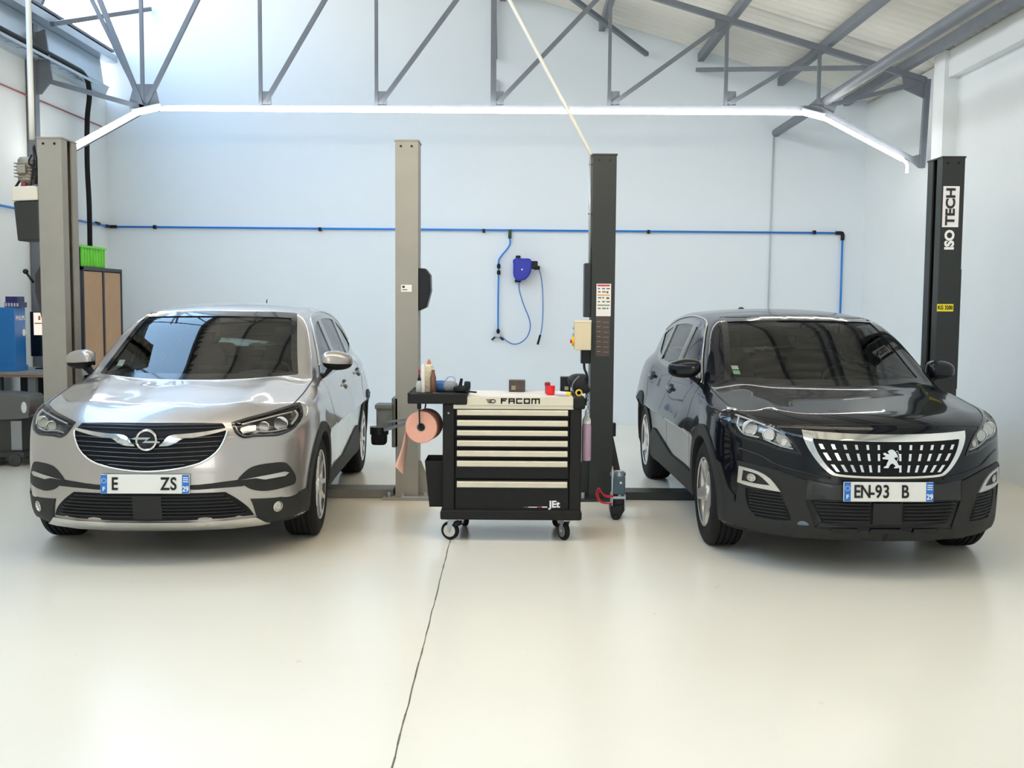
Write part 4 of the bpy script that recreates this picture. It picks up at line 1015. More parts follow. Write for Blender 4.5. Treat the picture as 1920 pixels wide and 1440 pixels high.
for v in bm.verts: v.co.x += .018 * math.sin(v.co.z * 40); v.co.z = max(v.co.z, ztop)
bg = obj('tool_bag', bm, mat('black_nylon', (.010, .010, .013), .6, bump=(60, .6)), smooth=True); tag(bg, 'slumped black nylon bag on the rear right corner of the trolley', 'bag')
obj('strap', tb(crom([(p0.x + .01, y - .08, ztop + .02), (p0.x + .02, y - .09, ztop + .08), (p0.x + .06, y - .085, p1.z - .01)], 6), .004, n=6), mat('grey_strap', (.25, .25, .27), .7), bg, smooth=True)
# spray bottle hanging at the right side
y = YC + .10; x = K(1096, 0, y).x
sb = obj('spray_bottle', lt([(.030, K(0, 862, y).z), (.032, K(0, 860, y).z), (.032, K(0, 800, y).z), (.028, K(0, 793, y).z)], n=24, origin=(x + .012, y, 0)), mat('mauve_liquid_bottle', (.48, .33, .44), .3, noise=(6, .2)), auto=True); tag(sb, 'mauve spray bottle hanging on the right side of the tool trolley', 'spray bottle')
obj('clear_neck', lt([(.029, K(0, 793, y).z), (.028, K(0, 786, y).z), (.014, K(0, 778, y).z), (.012, K(0, 770, y).z), (.004, K(0, 766, y).z)], n=20, origin=(x + .012, y, 0)), mat('white_plastic', (.75, .75, .75), .35), sb, auto=True)
bm = bmesh.new()
for i in range(7):
    cz = K(0, 742 + i * 7, y - .04).z; cxx = K(1101 + (i % 2) * 1.5, 0, y - .04).x
    tube(bm, [(cxx + .008 * math.cos(t_), y - .04 + (.003 if i % 2 else 0), cz + .014 * math.sin(t_)) for t_ in [2 * PI * k / 14 for k in range(14)]], .0025, n=6, closed=True)
tag(obj('hanging_chain', bm, M_steel_l, smooth=True), 'short bright chain hanging at the right edge of the tool trolley', 'chain')
# ------------------------------------------------------------------ left side of the workshop
M_anth = mat('anthracite_cabinet', (.035, .037, .048), .45)
cb_ = root('shutter_cabinet', 'tall dark cabinet with two beige roller shutter doors at the left wall', 'cabinet', (0, 0, 0))
cx0, cx1, cy0, cy1, ch = -5.15, -4.74, 11.82, 13.00, 1.95
bm = bmesh.new()
box(bm, cx0, cx1, cy0, cy0 + .03, 0, ch); box(bm, cx0, cx1, cy1 - .03, cy1, 0, ch); box(bm, cx0, cx1, cy0, cy1, ch - .04, ch); box(bm, cx0, cx1, cy0, cy1, 0, .08); box(bm, cx0, cx0 + .02, cy0, cy1, 0, ch)
obj('carcass', bm, M_anth, cb_, bevel=.003)
M_tam = mat('beech_shutter', (.52, .33, .19), .55, noise=(3, .06))
ym = (cy0 + cy1) / 2
for a, b in ((cy0 + .05, ym - .02), (ym + .02, cy1 - .04)):
    bm = bmesh.new(); n = 15
    for k in range(n):
        u0 = a + (b - a) * k / n; u1 = a + (b - a) * (k + 1) / n - .004; box(bm, cx1 - .025, cx1 - .008, u0, u1, .10, ch - .05)
    box(bm, cx1 - .03, cx1 - .018, a, b, .10, ch - .05)
    d_ = obj('shutter_door', bm, M_tam, cb_)
bm = bmesh.new(); box(bm, cx1 - .02, cx1 + .004, ym - .02, ym + .02, .08, ch - .04); obj('centre_rail', bm, M_anth, cb_)
bm = bmesh.new(); bx0 = [(-5.08, 11.90), (-4.80, 11.90), (-4.80, 12.62), (-5.08, 12.62)]
zc0, zc1 = ch + .002, ch + .235
box(bm, -5.08, -4.80, 11.90, 12.62, zc0, zc0 + .01)
for a in ((-5.08, -5.07, 11.90, 12.62), (-4.81, -4.80, 11.90, 12.62), (-5.08, -4.80, 11.90, 11.91), (-5.08, -4.80, 12.61, 12.62)): box(bm, *a, zc0, zc1)
for k in range(9):
    y = 11.93 + k * .082; box(bm, -4.802, -4.79, y, y + .012, zc0, zc1)
box(bm, -4.805, -4.782, 11.895, 12.625, zc1 - .02, zc1 + .005)
gc = obj('green_crate', bm, mat('lime_green_plastic', (.20, .72, .06), .4, noise=(9, .25))); tag(gc, 'lime green plastic crate on top of the shutter cabinet', 'crate')
bm = bmesh.new(); box(bm, -4.99, -4.88, 11.885, 11.898, zc0 + .03, zc0 + .14); obj('paper_label', bm, mat('grey_label', (.55, .56, .6), .6), gc)

Yb = 10.45
def Lp(px, py, Y=Yb): return at(px or 40, py or 640, Y)
wb_ = root('workbench', 'steel-legged workbench by the left wall behind the left lift post', 'workbench', (0, 0, 0))
zbt = Lp(40, 697).z
bm = bmesh.new(); box(bm, -5.15, -4.22, Yb, Yb + .75, zbt - .035, zbt); obj('bench_top', bm, mat('grey_worn_bench_top', (.24, .25, .27), .4, noise=(8, .3)), wb_, bevel=.004)
bm = bmesh.new(); box(bm, -5.15, -4.22, Yb + .005, Yb + .02, zbt - .055, zbt - .034); obj('wooden_edge', bm, mat('bench_wood', (.30, .17, .09), .6), wb_)
for x in (-4.78, -4.32, -5.12):
    for y_ in (.04, .62): obj('leg', bx(x, x + .08, Yb + y_, Yb + y_ + .06, 0, zbt - .036), mat('dark_leg_steel', (.04, .045, .05), .45) if x != -4.78 + .0 else mat('grey_leg_steel', (.18, .20, .22), .45), wb_, bevel=.003)
bm = bmesh.new(); box(bm, -5.10, -4.25, Yb + .08, Yb + .66, .28, .30); obj('lower_shelf', bm, mat('dark_leg_steel', (.04, .045, .05), .45), wb_)
bm = bmesh.new(); box(bm, -5.1, -4.28, Yb + .66, Yb + .69, .05, zbt - .06); obj('back_panel', bm, mat('dark_leg_steel', (.04, .045, .05), .45), wb_)
M_blb = mat('blue_display_box', (.015, .17, .50), .4)
xq = Lp(28, 0, Yb + .04).x; xe = -5.16
ztb, zbb = Lp(28, 577).z, zbt + .002
bm = bmesh.new(); prism(bm, [(xe, Yb + .04), (xq, Yb + .04), (xq, Yb + .28), (xe, Yb + .28)], 'z', zbb, ztb)
bb = obj('blue_display_box', bm, M_blb, bevel=.004); tag(bb, 'large blue box with white lettering on the workbench', 'box')
bm = bmesh.new(); prism(bm, [(xe - .01, Yb + .03), (xq + .01, Yb + .03), (xq + .01, Yb + .29), (xe - .01, Yb + .29)], 'z', zbb, zbb + .05); obj('base_tray', bm, M_blb, bb)
Mx = Matrix.Translation((xq + .001, Yb + .165, ztb - .105)) @ Matrix.Rotation(R(90), 4, 'Z') @ FRONT
text('lettering', 'PHILIPS', .062, M_white, bb, Mx, .001, .001, .98)
bm = bmesh.new(); cyl(bm, (xq, Yb + .235, ztb - .25), (xq + .003, Yb + .235, ztb - .25), .035, n=24); obj('round_emblem', bm, M_white, bb)
# dark blue battery cartons on the box
p = Lp(3, 0).x; p2 = Lp(32, 0).x
bm = bmesh.new(); box(bm, p, p2 - .01, Yb + .08, Yb + .26, ztb + .002, Lp(0, 567).z); c1b = obj('bulb_carton', bm, mat('navy_carton', (.025, .02, .13), .45), bevel=.002); tag(c1b, 'long navy carton with pale squares lying on the blue box', 'carton')
bm = bmesh.new()
for k in range(5): box(bm, p + .008 + k * .028, p + .026 + k * .028, Yb + .078, Yb + .081, ztb + .01, Lp(0, 568.5).z)
obj('printed_squares', bm, mat('pale_print', (.55, .55, .65), .5), c1b)
bm = bmesh.new(); box(bm, p + .005, p2 - .03, Yb + .09, Yb + .25, Lp(0, 567).z + .001, Lp(0, 556).z); c2b = obj('bulb_carton', bm, mat('navy_carton', (.025, .02, .13), .45), bevel=.002); tag(c2b, 'plain navy carton on top of the long navy carton', 'carton')
# monitor / framed notice behind
mn = root('monitor', 'black flat monitor showing a pink and white page behind the workbench', 'monitor', (0, 0, 0))
mx0, mx1 = Lp(57, 0, Yb + .44).x, Lp(57, 0, Yb + .44).x + .36
bm = bmesh.new(); box(bm, mx0, mx1, Yb + .44, Yb + .48, Lp(0, 668, Yb + .44).z, Lp(0, 584, Yb + .44).z); obj('housing', bm, M_gloss, mn, bevel=.006)
bm = bmesh.new(); box(bm, mx0 + .04, mx1 - .01, Yb + .436, Yb + .44, Lp(0, 628, Yb + .44).z, Lp(0, 586, Yb + .44).z); sc_ = obj('screen', bm, emit('screen_page', (.9, .72, .62), .9), mn)
bm = bmesh.new(); box(bm, mx0 + .05, mx1 - .02, Yb + .433, Yb + .436, Lp(0, 607, Yb + .44).z, Lp(0, 605, Yb + .44).z); box(bm, mx0 + .09, mx0 + .11, Yb + .433, Yb + .436, Lp(0, 600, Yb + .44).z, Lp(0, 592, Yb + .44).z); obj('page_marks', bm, mat('page_red', (.6, .2, .15), .5), sc_)
bm = bmesh.new(); box(bm, mx0 + .14, mx0 + .20, Yb + .46, Yb + .49, zbt, Lp(0, 660, Yb + .44).z); box(bm, mx0 + .06, mx0 + .28, Yb + .40, Yb + .56, zbt, zbt + .012); obj('stand', bm, M_gloss, mn)
bm = bmesh.new()
for k in range(5): box(bm, -4.50 + .02 * k, -4.34 + .012 * k, Yb + .05 + .012 * k, Yb + .20, zbt + .001 + k * .008, zbt + .007 + k * .008)
tag(obj('paper_stack', bm, mat('loose_papers', (.50, .47, .40), .7, noise=(20, .5))), 'untidy stack of papers on the workbench edge by the lift post', 'papers')
bm = bmesh.new(); blob(bm, (-4.97, Yb + .2, .30 + .16), (.10, .08, .16), 1, (.6, .6, .8)); tag(obj('red_canister', bm, mat('dull_red', (.35, .05, .04), .5), smooth=True), 'dull red canister on the shelf under the workbench', 'canister')
# wheeled machine in front of the bench
mc = root('wheeled_machine', 'grey wheeled workshop machine with a rounded top below the workbench', 'machine', (0, 0, 0))
Ym = 10.05
def Q(px, py): return at(px or 40, py or 790, Ym)
M_mg = mat('machine_grey', (.13, .135, .13), .4); M_mg2 = mat('machine_dark', (.05, .052, .05), .45)
bm = bmesh.new(); x1 = Q(57, 0).x; x0 = -5.1
pts = crom([(x0, Q(0, 741).z, 0), (x1 - .10, Q(0, 741).z, 0), (x1 - .02, Q(0, 746).z, 0), (x1, Q(0, 756).z, 0), (x1 - .02, Q(0, 778).z, 0), (x1 - .06, Q(0, 785).z, 0), (x0, Q(0, 785).z, 0)], 3, True)
prism(bm, [(p.x, p.y) for p in pts], 'y', Ym, Ym + .35); hd = obj('hood', bm, M_mg, mc, bevel=.02)
bm = bmesh.new(); blob(bm, (Q(46, 0).x, Ym - .004, Q(0, 764).z), (.028, .008, .055), 1); obj('oval_lamp', bm, mat('milky_lamp', (.75, .78, .8), .3), hd, smooth=True)
bm = bmesh.new(); box(bm, x0, Q(38, 0).x, Ym + .04, Ym + .32, Q(0, 850).z, Q(0, 785).z); obj('body', bm, M_mg2, mc, bevel=.01)
bm = bmesh.new(); box(bm, Q(17, 0).x, Q(37, 0).x, Ym + .03, Ym + .045, Q(0, 845).z, Q(0, 790).z); obj('front_plate', bm, mat('machine_plate', (.30, .32, .33), .4), mc, bevel=.003)
bm = bmesh.new(); box(bm, x0, Q(44, 0).x, Ym - .01, Ym + .34, .08, Q(0, 850).z + .01); obj('chassis', bm, M_mg2, mc, bevel=.012)
for px in (27, -12):
    bm = bmesh.new(); x = Q(px, 0).x; lathe(bm, [(0, -.02), (.03, -.022), (.06, -.02), (.065, -.01), (.065, .01), (.06, .02), (.03, .022), (0, .02)], n=28, axis='y', origin=(x, Ym - .0, .065)); obj('wheel', bm, M_mg2, mc, auto=True)
bm = bmesh.new(); x = Q(71, 0).x; A0 = at(71, 790, 10.1)
lathe(bm, [(.09, 0), (.10, .01), (.125, .24), (.13, .25), (.12, .25), (.095, .02)], n=28, origin=(A0.x + .10, 10.17, .30))
bs = obj('dark_plinth', bx(A0.x - .01, A0.x + .21, 10.06, 10.28, 0.0, .298), M_mg2, bevel=.006); tag(bs, 'dark block on the floor under the red bucket', 'block')
rb = obj('red_bucket', bm, mat('bucket_red', (.55, .04, .06), .4), auto=True); tag(rb, 'red open bucket on a dark block between workbench and silver car', 'bucket')
def opel_skin():
    c = Car(); c.wheelbase = 2.675; c.wz = 0.345; c.wr = 0.375
    c.S = Cur((-0.95, .86), (-.6, .87), (-.1, .915), (.3, .915), (.9, .905), (2.0, .908), (2.6, .93), (3.1, .90), (3.5, .83))
    c.W = Cur((.15, .95), (.3, .978), (.5, .993), (.7, 1.0), (.85, .99), (.95, .965), (1.05, .925), (1.15, .88))
    c.T = Cur((-.95, .80), (-.85, .865), (-.7, .925), (-.4, .985), (-.1, 1.035), (.25, 1.075), (.6, 1.07), (1.2, 1.055), (2.2, 1.075), (3.0, 1.10), (3.6, 1.08))
    c.CR = Cur((-.9, .075), (-.3, .075), (.3, .06), (.8, .03), (2., .02), (3.5, .03))
    c.ridge = lambda ax, y: 0.014 * np.exp(-((ax - (0.50 + 0.10 * np.clip(y + .5, -.5, 1))) / 0.09) ** 2) * np.clip((y + .85) / .3, 0, 1) * np.clip((.6 - y) / .3, 0, 1) - .006 * np.exp(-((ax - .22) / .12) ** 2) * np.clip((y + .9) / .3, 0, 1) * np.clip((.3 - y) / .3, 0, 1)
    c.F = Cur((.15, -.76), (.22, -.84), (.30, -.885), (.40, -.90), (.55, -.90), (.68, -.885), (.78, -.865), (.85, -.82), (.95, -.70))
    c.B = Cur((.2, 3.40), (.4, 3.52), (.7, 3.56), (.95, 3.53), (1.2, 3.45))
    c.pc, c.pp = 0.43, 3.0
    c.ks, c.kf = 0.09, 0.10
    c.Z0 = Cur((-.9, .21), (-.5, .20), (0, .23), (2.6, .23), (3.5, .28))
    c.G = Cur((0.2, .80), (.8, .845), (1.5, .85), (2.4, .84), (3.1, .80), (3.5, .74))
    c.tum = 0.42
    c.RT = Cur((.5, 1.40), (.9, 1.50), (1.2, 1.548), (1.7, 1.575), (2.3, 1.565), (2.9, 1.52), (3.3, 1.46))
    c.WS = Cur((.9, -.12), (1.05, .10), (1.2, .36), (1.35, .63), (1.5, .93), (1.6, 1.2)); c.wb = 0.42; c.wn = 0.5
    c.RS = Cur((1.0, 3.50), (1.15, 3.40), (1.3, 3.28), (1.45, 3.12), (1.6, 2.9))
    return c
def pe_skin():
    c = opel_skin()
    c.S = Cur((-0.95, .86), (-.6, .875), (-.1, .91), (.3, .905), (.9, .895), (2.0, .90), (2.6, .925), (3.1, .90), (3.5, .83))
    c.T = Cur((-.95, .865), (-.88, .895), (-.7, .935), (-.4, .98), (-.1, 1.02), (.25, 1.06), (.6, 1.06), (1.2, 1.05), (2.2, 1.08), (3.0, 1.12), (3.6, 1.10))
    c.CR = Cur((-.9, .055), (-.3, .065), (.3, .06), (.8, .03), (2., .02), (3.5, .03))
    c.F = Cur((.15, -.78), (.22, -.86), (.30, -.885), (.42, -.89), (.60, -.90), (.75, -.885), (.83, -.87), (.89, -.84), (.97, -.70))
    c.ridge = lambda ax, y: 0.012 * np.exp(-((ax - (0.56 + 0.08 * np.clip(y + .5, -.5, 1))) / 0.10) ** 2) * np.clip((y + .75) / .3, 0, 1) * np.clip((.6 - y) / .3, 0, 1)
    c.ks, c.kf = 0.08, 0.085
    c.RT = Cur((.5, 1.40), (.9, 1.49), (1.2, 1.53), (1.7, 1.555), (2.3, 1.55), (2.9, 1.51), (3.3, 1.45))
    return c

M_silver = mat('silver_car_paint', (.43, .398, .372), 0.30, 0.75, coat=1.0, noise=(900, .06, 1))
M_black = mat('black_car_paint', (.004, .005, .008), 0.2, 0.0, coat=.62, spec=.05)
M_plastic = mat('textured_grey_plastic', (.022, .0215, .020), 0.6, spec=.35, noise=(300, .15), bump=(400, .15))
M_pl_dark = mat('matt_black_plastic', (.006, .006, .007), 0.5, spec=.25)
M_gloss = mat('gloss_black_trim', (.006, .006, .007), 0.12, coat=.5)
M_chrome = mat('chrome', (.82, .80, .77), 0.12, 1.0)
M_satin = mat('satin_silver_trim', (.62, .60, .57), 0.3, 0.9)
M_rubber = mat('tyre_rubber', (.010, .0095, .0095), 0.75, spec=.25, noise=(60, .3), bump=(80, .2))
M_rim = mat('alloy_wheel_silver', (.80, .77, .74), 0.30, 0.9)
M_disc = mat('brake_disc_steel', (.30, .29, .28), 0.4, 0.9)
M_liner = mat('wheel_arch_felt', (.01, .01, .01), 0.9)
M_lining = mat('dark_cabin_trim', (.022, .022, .024), 0.7)
M_headl = mat('pale_headlining', (.42, .39, .34), 0.8)
M_seat = mat('dark_seat_fabric', (.025, .026, .028), 0.85, noise=(120, .3))
M_wind = glass('windscreen_glass', (.72, .80, .76), 1.6)
M_sideg = glass('side_window_glass', (.55, .62, .60), 1.55)
M_lens = glass('headlight_lens', (.93, .93, .93), 1.4)
M_refl = mat('headlight_reflector', (.58, .56, .52), 0.22, 1.0)
M_drl = mat('daytime_light_guide', (.85, .85, .82), 0.25, 0.2)
M_plate = mat('number_plate_white', (.80, .78, .72), 0.4)
M_eu = mat('number_plate_blue', (.02, .17, .55), 0.4)
M_ink = mat('black_lettering', (.006, .006, .006), 0.5)
M_white = mat('white_lettering', (.85, .85, .85), 0.5)
M_amber = mat('indicator_amber', (.8, .3, .05), 0.3)

def mir(P): return [p for p in P] + [(-p[0],) + tuple(p[1:]) for p in reversed(P) if abs(p[0]) > 1e-6]

def number_plate(parent, y, z, x, left, right, dep='29', tilt=4):
    T_ = Matrix.Translation((x, y, z)) @ Matrix.Rotation(R(-tilt), 4, 'X')
    bm = bmesh.new(); box(bm, -.262, .262, 0, .012, -.057, .057)
    bm.transform(T_); p = obj('number_plate', bm, M_plate, parent, bevel=.003)
    for nm, a, b in (('blue_band', -.26, -.222), ('blue_band', .218, .26)):
        bm = bmesh.new(); box(bm, a, b, -.0015, .001, -.055, .055); bm.transform(T_); obj(nm, bm, M_eu, p)
    def tx(nm, s, sz, m_, u, v, bold=0, sx=1.0):
        return text(nm, s, sz, m_, p, T_ @ Matrix.Translation((u, -.002, v)) @ FRONT, .0012, bold, sx)
    for s, u in left: tx('lettering', s, .105, M_ink, u, -.002, .0022, .78)
    for s, u in right: tx('lettering', s, .105, M_ink, u, -.002, .0022, .78)
    tx('country_letter', 'F', .034, M_white, -.241, -.03, .001)
    tx('department_number', dep, .044, M_white, .239, -.03, .001, .85)
    bm = bmesh.new()
    for k in range(12):
        a = 2 * PI * k / 12; cyl(bm, (-.241 + .013 * math.cos(a), -.0005, .02 + .013 * math.sin(a)), (-.241 + .013 * math.cos(a), -.0025, .02 + .013 * math.sin(a)), .0022, n=6)
    bm.transform(T_); obj('ring_of_stars', bm, M_white, p)
    bm = bmesh.new()
    for k in range(3): box(bm, .224, .255, -.0025, -.0005, .012 + k * .012, .017 + k * .012)
    bm.transform(T_); obj('region_mark', bm, M_white, p)
    return p

def wheel(parent, xo, yc, zc, Rt, Rr, side, kind, steer=0.0):
    """xo: outer face of the tyre; everything built about the hub, axis x"""
    W = .225; e = side
    w = bpy.data.objects.new('wheel', None)
    bm = bmesh.new()
    hub = Vector((0, 0, 0)); X = lambda d: e * d                  # d<0 goes inwards
    # rim barrel + lip
    lathe(bm, [(Rr - .004, X(-.012)), (Rr + .008, X(-.006)), (Rr + .006, X(-.016)), (Rr - .016, X(-.03)), (Rr - .03, X(-.09)), (Rr - .03, X(-.2))], n=56, axis='x', caps=False)
    n = 5
    for k in range(n):
        for s in ((-1, 1) if kind == 'y' else (0,)):
            a0 = 2 * PI * k / n + PI / 2 + R(8)
            a1 = a0 + (s * R(15) if kind == 'y' else R(4))
            w0, w1 = (.018, .017) if kind == 'y' else (.052, .034)
            r0, r1 = .05, Rr - .006
            dv = lambda a, r, t: Vector((0, math.cos(a) * r - math.sin(a) * t, math.sin(a) * r + math.cos(a) * t))
            a0b = a0 + s * R(7)
            A = [dv(a0b, r0, -w0), dv(a0b, r0, w0), dv(a1, r1, w1), dv(a1, r1, -w1)]
            f = [X(-.028), X(-.028), X(-.012), X(-.012)]
            vt = [bm.verts.new((f[i], A[i].y, A[i].z)) for i in range(4)]
            mid = [bm.verts.new((X(-.020), ((A[0] + A[1]) / 2).y, ((A[0] + A[1]) / 2).z)), bm.verts.new((X(-.004), ((A[2] + A[3]) / 2).y, ((A[2] + A[3]) / 2).z))]
            vb = [bm.verts.new((X(-.075), A[i].y * (.98), A[i].z * .98)) for i in range(4)]
            bm.faces.new((vt[0], mid[0], mid[1], vt[3])); bm.faces.new((mid[0], vt[1], vt[2], mid[1]))
            for i in (0, 1, 2, 3):
                j = (i + 1) % 4
                bm.faces.new((vt[i], vt[j], vb[j], vb[i]))
    me = bpy.data.meshes.new('wheel'); bmesh.ops.recalc_face_normals(bm, faces=bm.faces[:]); bm.to_mesh(me); bm.free()
    w = link('wheel', me, M_rim, parent, auto=True)
    w.location = (e * xo, yc, zc); w.rotation_euler = (R(14 * (1 if yc else 2)), 0, steer)
    # tyre: closed section with tread grooves
    b = Rt; prof = [(Rr + .004, X(-.012)), (Rr + .03, X(-.002)), (Rr + .06, X(.0)), (b - .035, X(-.006)), (b - .012, X(-.018)), (b - .002, X(-.032))]
    gx = [.062, .098, .134, .170]
    prev = .032
    for g in gx:
        prof += [(b, X(-g + .006)), (b - .009, X(-g + .005)), (b - .009, X(-g - .005)), (b, X(-g - .006))]
    prof += [(b - .002, X(-W + .03)), (b - .02, X(-W + .01)), (Rr + .05, X(-W)), (Rr + .004, X(-W + .015))]
    tm = lt(prof, n=72, axis='x', closed=True)
    t = obj('tyre', tm, M_rubber, w, auto=True)
    cyl_ = bmesh.new(); cyl(cyl_, (X(-.10), 0, 0), (X(-.115), 0, 0), Rr - .05, n=40); cyl(cyl_, (X(-.10), 0, 0), (X(-.05), 0, 0), .06, n=24)
    obj('brake_disc', cyl_, M_disc, w, auto=True)
    bm = bmesh.new(); lathe(bm, [(.066, X(-.04)), (.060, X(-.014)), (.035, X(-.008)), (0, X(-.006))], n=28, axis='x')
    for k in range(5):
        a = 2 * PI * k / 5 + R(44); cyl(bm, (X(-.03), .045 * math.cos(a), .045 * math.sin(a)), (X(-.008), .045 * math.cos(a), .045 * math.sin(a)), .008, n=8)
    obj('hub_cap', bm, M_satin, w, auto=True)
    return w

def half_blob(c_, r_, e_, zc, keep_top):
    bm = bmesh.new(); blob(bm, c_, r_, 2, e_)
    bmesh.ops.bisect_plane(bm, geom=bm.verts[:] + bm.edges[:] + bm.faces[:], plane_co=(0, 0, zc), plane_no=(0, 0, 1),
                           clear_outer=not keep_top, clear_inner=keep_top)
    ed = [e for e in bm.edges if e.is_boundary]
    if ed: bmesh.ops.edgeloop_fill(bm, edges=ed)
    return bm

def mirror_part(parent, side, x, y, z, cap_m, r=(.115, .075, .075), foot=(.80, .60, 1.04), split=-.02):
    e = (.62, .8, .72); c_ = (x, y, z)
    def shape(bm):
        for v in bm.verts:                       # slimmer towards the outer tip, leaning back
            t = (v.co.x - x) / r[0]
            v.co.z = z + (v.co.z - z) * (1 - .20 * max(t, 0) - .06 * max(-t, 0)) - .008 * t
            v.co.y += .035 * t
            v.co.x *= side
        return bm
    base = obj('door_mirror', shape(half_blob(c_, r, e, z + split, False)), M_pl_dark, parent, auto=True)
    obj('mirror_cap', shape(half_blob(c_, (r[0] + .003, r[1] + .003, r[2] + .003), e, z + split, True)), cap_m, base, auto=True)
    bm = bmesh.new()
    prism(bm, [(foot[0] - .02, foot[2] - .03), (foot[0] + .03, foot[2] - .02), (x - .02, z - .055), (x + .03, z - .05), (x - .05, z - .02), (foot[0] + .04, foot[2] + .02), (foot[0] - .02, foot[2] + .03)], 'y', foot[1] - .03, foot[1] + .06)
    for v in bm.verts: v.co.x *= side
    obj('mirror_foot', bm, M_pl_dark, base, bevel=.008)
    bm = bmesh.new(); prism(bm, [(x - .085, z - .045), (x + .085, z - .038), (x + .08, z + .045), (x - .085, z + .05)], 'y', y + r[1] - .012, y + r[1] - .002)
    for v in bm.verts: v.co.x *= side
    obj('mirror_glass', bm, M_chrome, base)

def seat(parent, x, y, back=True):
    bm = bmesh.new()
    blob(bm, (x, y, .60), (.25, .27, .09), 1, (.45, .5, .6))
    s = obj('seat', bm, M_seat, parent, smooth=True)
    bm = bmesh.new(); blob(bm, (0, 0, 0), (.24, .075, .34), 1, (.5, .6, .45))
    bm.transform(Matrix.Translation((x, y + .33, .90)) @ Matrix.Rotation(R(-18), 4, 'X'))
    obj('backrest', bm, M_seat, s, smooth=True)
    bm = bmesh.new(); blob(bm, (x, y + .455, 1.285), (.135, .055, .09), 1, (.5, .7, .6))
    for d in (-.05, .05): cyl(bm, (x + d, y + .44, 1.15), (x + d, y + .45, 1.24), .007, n=8)
    obj('headrest', bm, M_seat, s, smooth=True)

def interior(parent, c):
    bm = bmesh.new()
    pts = crom([(.34, .98, 0), (.48, 1.035, 0), (.62, 1.03, 0), (.80, .99, 0), (.90, .90, 0), (.86, .74, 0), (.55, .62, 0), (.34, .62, 0)], 3, True)
    prism(bm, [(p.x, p.y) for p in pts], 'x', -.70, .70)
    # binnacle hood in front of the driver (left-hand drive)
    blob(bm, (.37, .78, 1.03), (.20, .12, .045), 1, (.8, .8, .8))
    d = obj('dashboard', bm, M_lining, parent, auto=True)
    bm = bmesh.new(); box(bm, -.12, .12, .78, .80, 1.0, 1.10)
    obj('display_screen', bm, M_gloss, d, bevel=.006)
    bm = bmesh.new()
    ring = [(.37 + .175 * math.cos(a), 0, .165 * math.sin(a)) for a in [2 * PI * k / 28 for k in range(28)]]
    tube(bm, ring, .014, n=8, closed=True)
    box(bm, .22, .52, -.008, .012, -.035, .02); box(bm, .35, .39, -.008, .012, -.16, 0)
    bm.transform(Matrix.Translation((0, .985, .99)) @ Matrix.Rotation(R(-24), 4, 'X'))
    cyl(bm, (.37, .85, .92), (.37, .985, .985), .03, n=10)
    obj('steering_wheel', bm, M_pl_dark, parent, auto=True)
    for x in (-.37, .37): seat(parent, x, 1.42)
    bm = bmesh.new(); blob(bm, (0, 2.42, .62), (.66, .27, .10), 1, (.3, .5, .6)); s = obj('rear_bench', bm, M_seat, parent, smooth=True)
    bm = bmesh.new(); blob(bm, (0, 0, 0), (.64, .08, .25), 1, (.3, .6, .45))
    bm.transform(Matrix.Translation((0, 2.72, .84)) @ Matrix.Rotation(R(-18), 4, 'X')); obj('backrest', bm, M_seat, s, smooth=True)
    for x in (-.42, .42):
        bm = bmesh.new(); blob(bm, (x, 2.80, 1.14), (.12, .05, .06), 1, (.5, .7, .6)); obj('headrest', bm, M_seat, s, smooth=True)
    bm = bmesh.new(); blob(bm, (0, .98, 1.385), (.125, .02, .035), 1, (.5, .8, .6)); cyl(bm, (0, .98, 1.40), (0, .90, 1.45), .012, n=8)
    obj('rear_view_mirror', bm, M_pl_dark, parent, smooth=True)

WS_OUT = [(-.70, 1.055, 1), (-.35, 1.035), (0, 1.03), (.35, 1.035), (.70, 1.055, 1), (.655, 1.20), (.605, 1.38), (.57, 1.478), (.53, 1.497), (.3, 1.507), (0, 1.510), (-.3, 1.507), (-.53, 1.497), (-.57, 1.478), (-.605, 1.38), (-.655, 1.20)]

